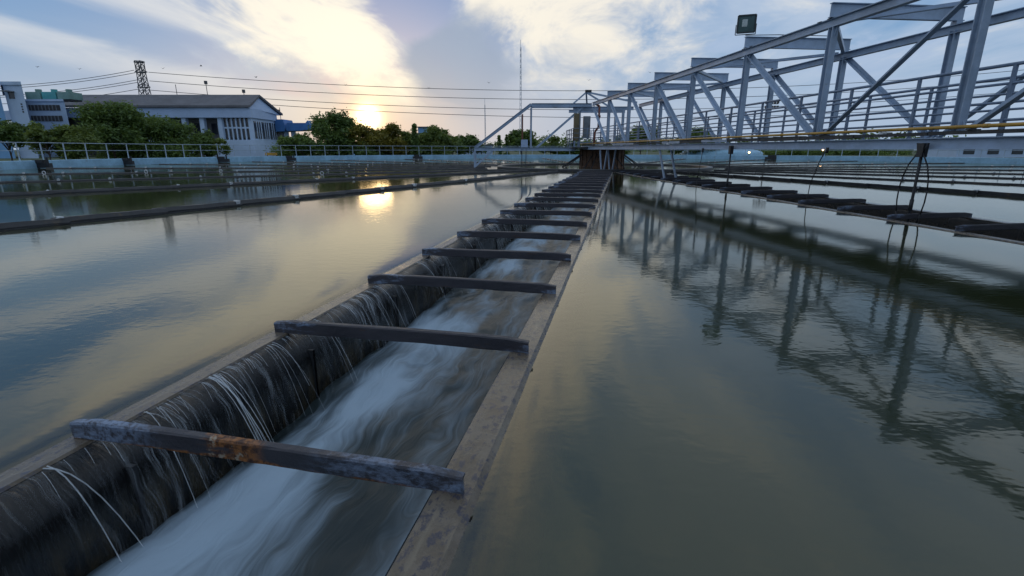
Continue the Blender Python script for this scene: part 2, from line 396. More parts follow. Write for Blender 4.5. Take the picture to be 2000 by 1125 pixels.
class MB:
    """collects simple solids in world coordinates; build() makes ONE mesh object under a parent standing at parent.location"""
    def __init__(s): s.v = []; s.f = []
    def add(s, v, f):
        k = len(s.v); s.v += [Vector(p) for p in v]; s.f += [tuple(i + k for i in q) for q in f]; return s
    def box(s, lo, hi):
        x0, y0, z0 = lo; x1, y1, z1 = hi
        return s.add([(x0, y0, z0), (x1, y0, z0), (x1, y1, z0), (x0, y1, z0), (x0, y0, z1), (x1, y0, z1), (x1, y1, z1), (x0, y1, z1)],
                     [(3, 2, 1, 0), (4, 5, 6, 7), (0, 1, 5, 4), (1, 2, 6, 5), (2, 3, 7, 6), (3, 0, 4, 7)])
    def sweep(s, prof, p0, p1, up=Vector((0, 0, 1)), roll=0.):
        p0 = Vector(p0); p1 = Vector(p1); ax = (p1 - p0).normalized()
        side = ax.cross(Vector(up))
        if side.length < 1e-4: side = ax.cross(Vector((0, 1, 0)))
        side.normalize(); u = side.cross(ax).normalized()
        if roll:
            q = Matrix.Rotation(roll, 3, ax); side = q @ side; u = q @ u
        n = len(prof); v = [p0 + side * a + u * b for a, b in prof] + [p1 + side * a + u * b for a, b in prof]
        f = [(i, (i + 1) % n, n + (i + 1) % n, n + i) for i in range(n)] + [tuple(range(n))[::-1], tuple(range(n, 2 * n))]
        return s.add(v, f)
    def bar(s, p0, p1, w, h, up=(0, 0, 1)):
        return s.sweep([(-w / 2, -h / 2), (w / 2, -h / 2), (w / 2, h / 2), (-w / 2, h / 2)], p0, p1, up)
    def tube(s, p0, p1, r, n=8, r1=None):
        pr = [(math.cos(2 * math.pi * i / n), math.sin(2 * math.pi * i / n)) for i in range(n)]
        p0 = Vector(p0); p1 = Vector(p1)
        k = len(s.v); s.sweep([(a * r, b * r) for a, b in pr], p0, p1)
        if r1 is not None:
            for i in range(n):
                q = s.v[k + n + i]; s.v[k + n + i] = p1 + (q - p1) * (r1 / r)
        return s
    def ibeam(s, p0, p1, w, h, up=(0, 0, 1), t=.016):
        a = w / 2; b = h / 2; c = t / 2
        return s.sweep([(-a, -b), (a, -b), (a, -b + t), (c, -b + t), (c, b - t), (a, b - t), (a, b), (-a, b), (-a, b - t), (-c, b - t), (-c, -b + t), (-a, -b + t)], p0, p1, up)
    def angle(s, p0, p1, w, up=(0, 0, 1), t=.012, roll=0.):
        a = w / 2
        return s.sweep([(-a, -a), (a, -a), (a, -a + t), (-a + t, -a + t), (-a + t, a), (-a, a)], p0, p1, up, roll)
    def path(s, pts, r, n=6):
        for a, b in zip(pts[:-1], pts[1:]): s.tube(a, b, r, n)
        return s
    def build(s, name, mat, parent=None, smooth=False):
        inv = Vector((0, 0, 0)); rot = None
        if parent is not None:
            p = parent; inv = Vector((0, 0, 0))
            ch = []
            while p is not None: ch.append(p); p = p.parent
            mw = Matrix.Identity(4)
            for q in reversed(ch): mw = mw @ (Matrix.Translation(q.location) @ q.rotation_euler.to_matrix().to_4x4())
            mi = mw.inverted(); vv = [mi @ p_ for p_ in s.v]
        else: vv = s.v
        return link(name, mesh_of(name, vv, s.f, mat, smooth), parent)
def copy_part(o, parent, loc):
    c = o.copy(); COL.objects.link(c); c.parent = parent; c.location = loc; return c

# numpy value noise
_G = RNG.random((256, 256))
def vnoise(x, y):
    xi = np.floor(x).astype(int); yi = np.floor(y).astype(int); fx = x - xi; fy = y - yi
    fx = fx * fx * (3 - 2 * fx); fy = fy * fy * (3 - 2 * fy)
    g = lambda a, b: _G[a % 256, b % 256]
    return (g(xi, yi) * (1 - fx) + g(xi + 1, yi) * fx) * (1 - fy) + (g(xi, yi + 1) * (1 - fx) + g(xi + 1, yi + 1) * fx) * fy
def fbm(x, y, o=4):
    s = 0; a = .5; n = 0
    for i in range(o): s = s + a * vnoise(x * 2 ** i + 17 * i, y * 2 ** i + 31 * i); n += a; a *= .5
    return s / n
def set_attr(me, name, vals):
    a = me.attributes.new(name, 'FLOAT', 'POINT'); a.data.foreach_set('value', np.asarray(vals, dtype=np.float32).ravel())
def grid_faces(nu, nv):
    i = np.arange(nu - 1)[:, None] * nv + np.arange(nv - 1)[None, :]
    return np.stack([i, i + nv, i + nv + 1, i + 1], -1).reshape(-1, 4).tolist()

# ------------------------------------------------------------------ the tank
C = Vector((5.63, 32.5, 0)); R_IN, R_OUT, R_WALL = 6.45, 33.9, 34.5
NL = 24; A0 = math.atan2(-math.cos(R(12)), -math.sin(R(12)))      # outward direction of the foreground trough
ANG = [A0 + 2 * math.pi * k / NL for k in range(NL)]
EDGE = [(.835 if k in (0, 1) else .13) for k in range(NL)]       # half widths: two wide open troughs, the rest narrow

# water sheets between the troughs
def tank_water():
    V = []; F = []; A = []
    rs = np.concatenate([np.linspace(6.6, 24, 30), np.linspace(24.3, R_WALL, 45)])
    us = np.array([0, .03, .07, .12, .2, .35, .6])
    for k in range(NL):
        a, b = ANG[k], ANG[(k + 1) % NL]
        da = np.array([math.cos(a), math.sin(a)]); db = np.array([math.cos(b), math.sin(b)])
        pa = np.array([-da[1], da[0]]); pb = np.array([-db[1], db[0]])
        base = len(V); nv = 0
        for r in rs:
            P = r * da + EDGE[k] * pa; Q = r * db - EDGE[(k + 1) % NL] * pb; L = np.linalg.norm(Q - P)
            if (Q - P) @ pa <= 0: P = Q = (P + Q) / 2; L = 1e-6
            ds = np.concatenate([us, np.linspace(.6, max(L - .6, .6), 8)[1:-1], (L - us)[::-1]]) if L > 1.4 else np.linspace(0, L, 20)
            nv = len(ds)
            for q in ds:
                p = P + (Q - P) * (q / max(L, 1e-6)); e = min(q, L - q)
                dip = -.012 * math.exp(-e / .06)
                V.append((C.x + p[0], C.y + p[1], dip)); A.append(e)
        F += [[base + j for j in f] for f in grid_faces(len(rs), nv)]
    me = mesh_of('tank_water', V, F, 'tank_water', True); set_attr(me, 'lip', A)
    tag(link('water', me), 'still olive-green water filling the round tank', 'water', kind='structure')
tank_water()
def disc(name, r0, r1, z, mat, n=96):
    v = []; f = []
    for i in range(n):
        t = 2 * math.pi * i / n
        v += [(C.x + r0 * math.cos(t), C.y + r0 * math.sin(t), z), (C.x + r1 * math.cos(t), C.y + r1 * math.sin(t), z)]
    f = [(2 * i, 2 * i + 1, 2 * ((i + 1) % n) + 1, 2 * ((i + 1) % n)) for i in range(n)]
    return link(name, mesh_of(name, v, f, mat))
tag(disc('tank_floor', .01, R_WALL + .2, -1.4, 'concrete'), 'submerged concrete floor of the tank', 'floor', kind='structure')
cw = disc('water', 1.0, 6.3, .02, 'tank_water'); set_attr(cw.data, 'lip', [1.0] * len(cw.data.vertices))
tag(cw, 'pale water inside the dark centre ring', 'water', kind='structure')
tag(disc('ground', R_WALL + .42, 2600, .12, 'grass_ground', 128), 'grassy ground beyond the tank', 'ground', kind='structure')

def lathe_ring(mb, prof, n=160):
    k = len(mb.v); m = len(prof); v = []; f = []
    for i in range(n):
        t = 2 * math.pi * i / n
        v += [(C.x + r * math.cos(t), C.y + r * math.sin(t), z) for r, z in prof]
    for i in range(n):
        for j in range(m):
            f.append((i * m + j, ((i + 1) % n) * m + j, ((i + 1) % n) * m + (j + 1) % m, i * m + (j + 1) % m))
    mb.add(v, f); return mb
tw = lathe_ring(MB(), [(R_WALL, -1.4), (R_WALL, .44), (R_WALL + .03, .46), (R_WALL + .37, .46), (R_WALL + .40, .44), (R_WALL + .40, -1.4)])
tag(tw.build('tank_wall', 'tank_blue'), 'pale blue concrete rim wall running round the tank', 'wall')
ring = lathe_ring(MB(), [(6.28, -.6), (6.28, .10), (6.33, .13), (6.50, .13), (6.55, .10), (6.55, -.6)])
tag(ring.build('centre_ring', 'ring_iron'), 'dark iron ring round the central column where all troughs meet', 'ring')

# ------------------------------------------------------------------ radial troughs
def extrude_profile(prof, r0, r1, seg, closed=True, wob=0.):
    xs = np.linspace(r0, r1, seg + 1); m = len(prof)
    v = []
    for i, x in enumerate(xs):
        for j, (y, z) in enumerate(prof):
            n = (fbm(np.array([x * 2.3]), np.array([j * .31]))[0] - .5) * wob
            v.append((x, y + n, z + n * .5))
    f = []
    for i in range(seg):
        for j in range(m if closed else m - 1):
            a = i * m + j; b = i * m + (j + 1) % m
            f.append((a, b, b + m, a + m))
    if closed: f += [tuple(range(m)), tuple(range(seg * m, seg * m + m))[::-1]]
    return v, f
def side_profile(s):
    if s > 0:                                                      # the right wall is a plain plate with a small radius
        return [(.745, .0), (.698, -.002), (.688, -.008), (.680, -.022), (.676, -.05), (.672, -.25), (.670, -.75), (.72, -.75), (.745, -.3)]
    p = [(.735, .0), (.720, -.004)]
    for i in range(1, 8):
        a = math.pi / 2 * i / 7
        p.append((.720 - .145 * math.sin(a), -.004 - .21 * (1 - math.cos(a))))
    p += [(.572, -.30), (.57, -.75), (.66, -.75), (.735, -.3)]
    return [(y * s, z) for y, z in p]
def lip_profile(s):
    if s > 0: return [(.692, -.004), (.697, .004), (.72, .007), (.825, .005), (.85, -.012), (.99, -.055), (1.06, -.16), (1.06, -.5), (.74, -.5), (.74, -.006)]
    return [(y * s, z) for y, z in [(.714, -.004), (.722, .006), (.82, .005), (.845, -.012), (.99, -.055), (1.06, -.16), (1.06, -.5), (.74, -.5), (.74, -.004)]]
seg = 90
PARTS = {}
for s, nm in ((-1, 'l'), (1, 'r')):
    v, f = extrude_profile(side_profile(s), R_IN, R_OUT, seg, True, .014); PARTS['side' + nm] = mesh_of('side_wall', v, f, 'wet_wall', True)
    v, f = extrude_profile(lip_profile(s), R_IN, R_OUT, seg, True, .008); PARTS['lip' + nm] = mesh_of('lip', v, f, 'wet_lip', False)
def bar_mesh(mat, seed):
    rr = random.Random(seed); n = 26; v = []; f = []
    prof0 = [(-.016, .003), (-.023, .008), (-.026, .078), (-.021, .086), (.003, .089), (.006, .085), (.005, .080), (-.014, .076), (-.010, .003)]
    m = len(prof0)
    for i in range(n + 1):
        y = -.80 + 1.60 * i / n; e = max(0., (abs(y) - .68) / .12)
        for x, z in prof0:
            j = (rr.random() - .5) * .0025
            zz = z * (1 - .16 * e) + j + .004 * math.sin(y * 3.1 + seed)
            if z < .05 and .02 < abs(y) < .80: zz += rr.random() * .0035
            v.append((-x + j * .7, y, zz))
    for i in range(n):
        for j in range(m):
            f.append((i * m + j, i * m + (j + 1) % m, (i + 1) * m + (j + 1) % m, (i + 1) * m + j))
    f += [tuple(range(m))[::-1], tuple(range(n * m, n * m + m))]
    return mesh_of('crossbar', v, f, mat)
BARS = [bar_mesh('bar_steel', i) for i in range(3)]; RUSTY = bar_mesh('bar_rusty', 9)
mb = MB().box((-.010, -.68, -.75), (.010, -.56, -.10)); mb.add([(-.01, -.56, -.1), (.01, -.56, -.1), (.01, -.56, -.6), (-.01, -.56, -.6), (-.01, -.46, -.75), (.01, -.46, -.75)], [(0, 1, 2, 3), (3, 2, 5, 4)])
GUSSET = mesh_of('gusset', mb.v, mb.f, 'dark_iron')
mb = MB().box((-.03, -1.05, -.75), (.03, 1.05, .0)); ENDPL = mesh_of('end_plate', mb.v, mb.f, 'dark_iron')
mb = MB().add(*extrude_profile([(.62, -.74), (-.62, -.74), (-.62, -.78), (.62, -.78)], R_IN, R_OUT, 1)); TFLOOR = mesh_of('trough_floor', mb.v, mb.f, 'dark_iron')
ORD = ['first', 'second', 'third', 'fourth', 'fifth', 'sixth', 'seventh', 'eighth', 'ninth', 'tenth', 'eleventh', 'twelfth']
BAR_R = [31.59 - 1.213 * i for i in range(21)]
# narrow troughs: two thin side plates and a row of long angle-iron baffles set askew, each lapping the next
NARROW = {}
for sg, nm in ((-1, 'l'), (1, 'r')):
    v, f = extrude_profile([(sg * y, z) for y, z in ((.105, .004), (.12, .004), (.14, -.5), (.10, -.5))], R_IN, R_OUT, 60, True, .012); NARROW[nm] = mesh_of('side_plate', v, f, 'ring_iron')
v, f = extrude_profile([(.105, -.03), (-.105, -.03), (-.105, -.09), (.105, -.09)], R_IN, R_OUT, 2); NARROW['bed'] = mesh_of('bed', v, f, 'ring_iron')
def baffle_mesh(seed):
    rr = random.Random(seed); prof = [(-.04, .0), (.04, .0), (.04, .02), (.0, .085), (-.035, .085), (-.04, .07)]; n = 8; m = len(prof); v = []; f = []
    for i in range(n + 1):
        x = -.80 + 1.60 * i / n; b = (rr.random() - .5) * .012
        v += [(x, y + b, z + (rr.random() - .5) * .01) for y, z in prof]
    for i in range(n):
        for j in range(m): f.append((i * m + j, i * m + (j + 1) % m, (i + 1) * m + (j + 1) % m, (i + 1) * m + j))
    f += [tuple(range(m))[::-1], tuple(range(n * m, n * m + m))]
    return mesh_of('baffle', v, f, 'ring_iron')
BAFF = [baffle_mesh(i) for i in range(3)]
mb = MB().box((-.04, -.04, .0), (.04, .04, .055)).box((-.015, -.09, .055), (.015, .09, .075)); CLAMP = mesh_of('clamp', mb.v, mb.f, 'float_white')
for k in range(NL):
    # angle grows counter-clockwise: k=1 is the trough to the RIGHT of the foreground one as seen from the camera
    if k == 0: lab = 'foreground overflow trough with rushing water and a rusty front crossbar'
    elif k == 1: lab = 'wide dark overflow trough with crossbars, first to the right of the foreground trough'
    elif k < 12: lab = 'narrow dark radial trough with lapped baffles, %s to the right of the foreground trough' % ORD[k - 1]
    elif k == 12: lab = 'narrow dark radial trough behind the centre column, opposite the foreground trough'
    else: lab = 'narrow dark radial trough with lapped baffles, %s to the left of the foreground trough' % ORD[23 - k]
    t = thing('overflow_trough', lab, 'trough', C, ANG[k], 'radial overflow troughs of the tank')
    if k in (0, 1):
        for nm in 'lr':
            link('side_wall', PARTS['side' + nm], t); link('lip', PARTS['lip' + nm], t)
        link('end_plate', ENDPL, t, (R_OUT, 0, 0)); link('trough_floor', TFLOOR, t)
        for i, r in enumerate(BAR_R):
            rr = r if k == 0 else r - .08
            o = link('crossbar', RUSTY if (k == 0 and i == 0) else BARS[(i + k) % 3], t, (rr, (0 if k == 0 else random.uniform(-.012, .012)), 0), random.uniform(-.006, .006) + (0 if k == 0 else R(6)))
            if k == 0 and i == 0: o['label'] = 'rusty flaking front crossbar'
            link('gusset', GUSSET, t, (rr, 0, 0))
    else:
        for nm in ('l', 'r', 'bed'): link({'bed': 'bed'}.get(nm, 'side_plate'), NARROW[nm], t)
        for i in range(18):
            r = 32.9 - i * 1.45 - (k * 37 % 10) * .05
            link('baffle', BAFF[(i + k) % 3], t, (r, random.uniform(-.02, .02), 0), R(-6) + random.uniform(-.015, .015)).scale = (1, 1, 1 if k in (2, 22, 23) else .6)
            if i < 12 and (i * 7 + k) % 3: link('clamp', CLAMP, t, (r - .72, random.uniform(.02, .10), .03))

# water running inside the troughs
def flow():
    xs = np.concatenate([np.linspace(R_IN, 20, 60), np.linspace(20.1, 33.85, 420)]); ys = np.linspace(-.63, .69, 90)
    X, Y = np.meshgrid(xs, ys, indexing='ij')
    u = (np.array(BAR_R)[None, None, :] - X[..., None]); near = np.min(np.abs(u), -1)
    ph = ((31.59 - X) / 1.213) % 1.0
    plunge = np.exp(-((Y + .24 + .25 * (fbm(X * 1.1, Y * 0 + 3) - .5)) / .26) ** 2)
    blobs = fbm(X * 1.3 + 5, Y * 2.2 + 9, 4)
    st = fbm(X * .55 + Y * 1.3, Y * 5.5 - X * .35, 5)
    wallf = np.exp(-((Y - .62) / .10) ** 2) * np.clip(fbm(X * 2.2, Y * 0 + 7) * 3 - 1.35, 0, 1)
    foam = .15 + .50 * (st - .30) * 2.2 + .85 * plunge * np.clip((blobs - .30) * 2.3, 0, 1.15) * (.55 + .45 * np.cos(2 * np.pi * (ph - .1))) + .55 * wallf
    # smooth dark tongue in the middle of every bay, milky tail running down-stream
    dark = np.exp(-((Y - .22) / .22) ** 2) * np.clip((fbm(X * .9 + 40, Y * 1.5) - .42) * 4, 0, 1)
    foam = np.clip(foam - .16 * dark, 0, 1)
    foam *= np.clip((Y + .63) / .12, 0.15, 1)
    Z = -.455 + .09 * plunge * blobs + .085 * (fbm(X * 2.4 + Y, Y * 3.6, 4) - .5) + .03 * wallf + .02 * (X - 28) / 6
    v = np.stack([X, Y, Z], -1).reshape(-1, 3)
    me = mesh_of('rushing_water', v.tolist(), grid_faces(len(xs), len(ys)), 'rushing_water', True); set_attr(me, 'foam', foam)
    o = link('water', me, None, C, ANG[0]); tag(o, 'white rushing water inside the foreground trough', 'water', kind='stuff')
    xs2 = np.linspace(R_IN, 33.85, 50); ys2 = np.linspace(-.63, .63, 10)
    X, Y = np.meshgrid(xs2, ys2, indexing='ij'); Z = -.42 + 0 * X
    v = np.stack([X, Y, Z], -1).reshape(-1, 3); foam = .35 * fbm(X * 2, Y * 3)
    me = mesh_of('trough_water', v.tolist(), grid_faces(50, 10), 'rushing_water', True); set_attr(me, 'foam', foam)
    tag(link('water', me, None, C, ANG[1]), 'foamy water inside the wide trough on the right', 'water', kind='stuff')
flow()

def falling():
    # threads of falling water along the left lip, thick beside every crossbar; and a thin broken veil
    mb = MB(); rr = random.Random(3)
    def arc(x0, v, drift, rad, zend, s=-1, n=7, t0=0.):
        pts = []; T = math.sqrt(max(0.0, -2 * zend / 9.8))
        for i in range(n + 1):
            t = t0 + (T - t0) * i / n
            y = s * .702 - s * v * t; z = .008 - 4.9 * t * t
            pts.append(Vector((x0 + drift * t, y, z)))
        for i in range(n):
            ra = rad * (1 - .35 * i / n); rb = rad * (1 - .35 * (i + 1) / n)
            mb.tube(pts[i], pts[i + 1], ra, 5, rb)
    for i, r in enumerate(BAR_R[:12]):
        for q in range(rr.randint(2, 4)):                     # beside the bar, towards the viewer
            arc(r + .07 + rr.random() ** 2 * .34, rr.uniform(.74, .98), rr.uniform(-.40, .0), rr.choice((.0008, .0012, .0018, .0028)), -.47)
        for q in range(rr.randint(1, 3)):                     # beyond the bar
            arc(r - .12 - rr.random() * .16, rr.uniform(.76, 1.05), rr.uniform(-.05, .3), rr.choice((.0008, .0012, .0020)), -.47)
    # the big splash between first and second bars: jets that gather and spread
    for q in range(7):
        arc(31.02 + rr.gauss(0, .035), rr.uniform(.95, 1.45), rr.uniform(.0, .45), rr.uniform(.0012, .0036), -.48)
    for q in range(5):
        arc(30.85 + rr.gauss(0, .16), rr.uniform(.72, .95), rr.uniform(-.2, .35), rr.uniform(.0007, .0018), rr.uniform(-.47, -.2))
    # short glints sliding over the rounded edge
    for q in range(80):
        x = rr.uniform(24, 33.0) if rr.random() < .5 else rr.gauss(30.9, .5); v = rr.uniform(.66, .78)
        arc(x, v, rr.uniform(-.3, .3), rr.uniform(.0006, .0015), rr.uniform(-.10, -.015), n=4, t0=.02)
    o = link('falling_water', mesh_of('falling_water', mb.v, mb.f, 'falling_water', True), None, C, ANG[0])
    tag(o, 'thin threads of water falling into the foreground trough', 'water', kind='stuff')
    # veil
    xs = np.linspace(14, 33.85, 500); ts = np.linspace(0, 1, 14)
    X, T = np.meshgrid(xs, ts, indexing='ij')
    d = .02 + .045 * fbm(X * 2.2, X * 0 + 2, 3)
    Yv = -.705 + (.145 + d) * np.sqrt(np.clip(T * 1.2, 0, 1)) + .02 * T; Zv = .010 - .50 * T ** 1.55
    amt = np.clip((fbm(X * 1.8 + 3, X * 0 + 11, 3) - .34) * 3.2, 0, 1) * np.clip(.75 + (31.5 - X) / 7, .7, 1) * (1 - .45 * T)
    v = np.stack([X, Yv, Zv], -1).reshape(-1, 3)
    me = mesh_of('water_veil', v.tolist(), grid_faces(500, 14), 'water_veil', True); set_attr(me, 'veil', amt)
    tag(link('falling_water', me, None, C, ANG[0]), 'thin veil of water sliding over the left lip of the foreground trough', 'water', kind='stuff')
falling()

# small white floats and valve rings at the troughs on the left
fl = MB()
rg = random.Random(11)

# ------------------------------------------------------------------ truss bridge
BU = Vector((math.sin(R(5.9)), -math.cos(R(5.9)), 0))            # along the bridge, out from the centre towards the viewer
BN = Vector((math.cos(R(5.9)), math.sin(R(5.9)), 0))             # across it, away from the camera
CL = C.dot(BN)
def B(s, lat, z): return C + BU * s + BN * (lat - CL) + Vector((0, 0, z))
bridge = thing('truss_bridge', 'blue-grey steel truss footbridge spanning from the centre column to the right', 'bridge', B(0, CL, 0))
FL, BL = 7.6, 10.3; ZB, ZT = 1.27, 3.56; S0, S1 = 2.4, 41.0
POSTS = [18.19 + 3.13 * i for i in range(-4, 8)]
for lat in (FL, BL):
    MB().ibeam(B(S0, lat, ZT if lat == FL else ZT - .06), B(S1, lat, ZT if lat == FL else ZT - .06), .13, .17).build('top_chord', 'blue_steel', bridge)
    MB().ibeam(B(0.2, lat, 1.19), B(S1, lat, 1.19), .15, .18).build('bottom_chord', 'blue_steel', bridge)
    for i, s in enumerate(POSTS):
        MB().ibeam(B(s, lat, ZB + .09), B(s, lat, ZT - .085), .13, .13, BU).build('post', 'blue_steel', bridge)
        mid = 4 + 1
        if i < len(POSTS) - 1:
            s2 = POSTS[i + 1]
            if i < mid: a, b = B(s + .10, lat, ZT - .10), B(s2 - .10, lat, ZB + .10)
            else: a, b = B(s + .12, lat, ZB + .10), B(s2 - .10, lat, ZT - .10)
            MB().angle(a, b, .105, BN, .014, R(90)).build('diagonal', 'blue_steel', bridge)
        for zz, sg in ((ZT - .17, 1), (ZB + .16, -1)):
            g = MB()
            g.add([B(s - .14, lat - .008, zz + .08 * sg), B(s + .14, lat - .008, zz + .08 * sg), B(s + .07, lat - .008, zz - .1 * sg), B(s - .07, lat - .008, zz - .1 * sg),
                   B(s - .14, lat + .008, zz + .08 * sg), B(s + .14, lat + .008, zz + .08 * sg), B(s + .07, lat + .008, zz - .1 * sg), B(s - .07, lat + .008, zz - .1 * sg)],
                  [(0, 1, 2, 3), (7, 6, 5, 4), (0, 4, 5, 1), (1, 5, 6, 2), (2, 6, 7, 3), (3, 7, 4, 0)])
            g.build('gusset_plate', 'blue_steel', bridge)
    MB().angle(B(S0 + .1, lat, ZT - .1), B(POSTS[0] - .1, lat, ZB + .12), .105, BN, .014, R(90)).build('diagonal', 'blue_steel', bridge)
for i, s in enumerate(POSTS):
    MB().ibeam(B(s, FL - .12, ZT + .225), B(s, BL + .12, ZT + .225), .10, .27).build('cross_beam', 'blue_steel', bridge)
    for lat in (BL,):
        MB().bar(B(s, lat, ZT + .026), B(s, lat, ZT + .088), .12, .16).build('packing_block', 'blue_steel', bridge)
    MB().ibeam(B(s, FL + .075, ZB - .09), B(s, BL - .075, ZB - .09), .09, .14).build('floor_beam', 'blue_steel', bridge)
    if i < len(POSTS) - 1:
        a, b = (FL + .1, BL - .1) if i % 2 else (BL - .1, FL + .1)
        MB().angle(B(s + .1, a, ZT + .02), B(POSTS[i + 1] - .1, b, ZT + .02), .08).build('wind_brace', 'blue_steel', bridge)
MB().bar(B(.6, 8.76, ZB + .0), B(S1, 8.76, ZB + .0), 1.5, .03).build('walkway_deck', 'grating', bridge)
for s in np.arange(.6, S1 - 1.6, 1.565): MB().bar(B(s, FL - .03, ZB + .075 + random.uniform(-.008, .008)), B(s + 1.545, FL - .03, ZB + .075 + random.uniform(-.008, .008)), .16, random.choice((.05, .07, .09))).build('deck_edge', random.choice(('grating', 'grating', 'blue_steel')), bridge)
pp = MB(); pp.tube(B(.3, FL - .13, ZB + .155), B(S1, FL - .13, ZB + .155), .027, 10)
for s in np.arange(1.5, S1, 2.35): pp.tube(B(s - .04, FL - .13, ZB + .155), B(s + .04, FL - .13, ZB + .155), .034, 10)
pipe = pp.build('yellow_pipe', 'yellow_pipe', bridge, True); pipe['label'] = 'long yellow pipe along the near edge'
for s in np.arange(1.2, S1, 1.57):
    k = MB().bar(B(s, FL - .16, ZB + .112), B(s, FL + .05, ZB + .112), .05, .02); k.build('pipe_bracket', 'grating', bridge)
for lat in (8.02, 9.5):
    rail = MB().tube(B(1.2, lat, 2.29), B(S1, lat, 2.29), .026, 8).build('railing', 'rail_steel', bridge, True)
    for z in (2.03, 1.77, 1.52): MB().tube(B(1.2, lat, z), B(S1, lat, z), .020, 8).build('rail', 'rail_steel', rail, True)
    for s in np.arange(1.25, S1, 1.565): MB().bar(B(s + (.0 if lat < 9 else .3), lat, ZB + .0), B(s + (.0 if lat < 9 else .3), lat, 2.28), .045, .045, BU).build('rail_post', 'rail_steel', rail)
# legs under the bridge by the column
for s, ds in ((4.2, -.55), (5.6, .6), (12.6, -.9)):
    for lat in (FL + .05, FL + .5):
        MB().angle(B(s, lat, ZB - .17), B(s - ds, lat, -.3), .085, BN, .014).build('under_leg', 'blue_steel', bridge)
# cable tie patches
for s in (18.0, 18.35, 20.9, 21.2):
    MB().bar(B(s, FL - .01, ZT + .086), B(s + .12, FL - .01, ZT + .086), .14, .012).build('cable_tie', 'dark_iron', bridge)

# hanging sampling poles with hoses under the bridge
def pole(s, lat, top, bot, label, hose):
    t = thing('hanging_pole', label, 'pole', B(s, lat, bot))
    MB().tube(B(s, lat, top), B(s, lat, bot), .022, 8).build('pole', 'dark_iron', t, True)
    MB().bar(B(s, lat, top - .22), B(s, lat, top), .09, .12).build('clamp', 'dark_iron', t)
    if hose:
        for sg in (1, -1):
            pts = [B(s + sg * .10, lat - .02, top)] + [B(s + sg * (.05 + .22 * math.sin(math.pi * (q / 8) ** .8)) , lat - .03, top - .15 - (top - .15 - bot) * q / 8) for q in range(9)]
            MB().path(pts, .011, 6).build('hose', 'black_rubber', t, True)
    MB().tube(B(s, lat, .30), B(s, lat, .12), .03, 8).build('collar', 'dark_iron', t, True)
pole(24.05, FL - .12, 1.2, -.5, 'dark pole with looping black hoses hanging under the right of the bridge', True)
pole(18.1, FL - .12, 1.2, -.5, 'plain dark pole hanging under the bridge left of the hose pole', False)
def cable(s, lat, pts, label):
    t = thing('hanging_cable', label, 'cable', B(s, lat, 0))
    MB().path([B(a, lat + b, z) for a, b, z in pts], .010, 6).build('cord', 'black_rubber', t, True)
    a, b, z = pts[0]; MB().tube(B(a, lat + b, z + .02), B(a, lat + b, z - .09), .03, 8).build('plug', 'black_rubber', t, True)
cable(21.8, FL - .15, [(21.9, 0, 1.12), (21.75, 0, .9), (21.55, 0, .4), (21.5, 0, -.3)], 'slanting black cable hanging from the bridge middle to the water')
cable(17, FL - .15, [(16.5, 0, 1.12), (16.45, 0, .8), (16.3, 0, .2), (16.3, 0, -.3)], 'short black cable hanging left of the plain pole')
# floodlight on the cross beam
def floodlight():
    s = 18.19; base = B(s, FL - .12, ZT + .39)
    t = thing('floodlight', 'square dark floodlight on a bracket above the bridge top chord', 'floodlight', base)
    c = base + Vector((-.02, -.02, .26)); n = (Vector((-.35, -1, -.12))).normalized(); sd = n.cross(Vector((0, 0, 1))).normalized(); u = sd.cross(n).normalized()
    def P(a, b, q): return c + sd * a + u * b + n * q
    w, h = .21, .20
    def frus(q0, q1, k):
        v = [P(x * w, y * h, q0) for x, y in ((-1, -1), (1, -1), (1, 1), (-1, 1))] + [P(x * w * k, y * h * k, q1) for x, y in ((-1, -1), (1, -1), (1, 1), (-1, 1))]
        return MB().add(v, [(0, 1, 2, 3), (7, 6, 5, 4), (0, 4, 5, 1), (1, 5, 6, 2), (2, 6, 7, 3), (3, 7, 4, 0)])
    frus(.0, -.13, .62).build('housing', 'lamp_body', t)
    fr = MB()
    for a0, b0, a1, b1 in ((-1, -1, 1, -1), (1, -1, 1, 1), (1, 1, -1, 1), (-1, 1, -1, -1)): fr.bar(P(a0 * w, b0 * h, .012), P(a1 * w, b1 * h, .012), .035, .03, n)
    fr.build('rim', 'lamp_body', t)
    MB().add([P(-w * .9, -h * .9, .01), P(w * .9, -h * .9, .01), P(w * .9, h * .9, .01), P(-w * .9, h * .9, .01)], [(0, 1, 2, 3)]).build('glass', 'lamp_glass', t)
    MB().add([P(-w * .1, -h * .3, .014), P(w * .5, -h * .3, .014), P(w * .5, h * .55, .014), P(-w * .1, h * .55, .014)], [(0, 1, 2, 3)]).build('reflector', 'reflector', t)
    k = MB(); k.path([P(-w - .03, 0, -.05), P(-w - .03, -h - .04, -.05), P(w + .03, -h - .04, -.05), P(w + .03, 0, -.05)], .010)
    k.path([P(0, -h - .04, -.05), base + Vector((0, 0, .0)), base + BN * .9 + Vector((0, 0, .03)), base + BN * 2.4 + Vector((0, 0, .03))], .010)
    k.build('bracket', 'dark_iron', t)
floodlight()

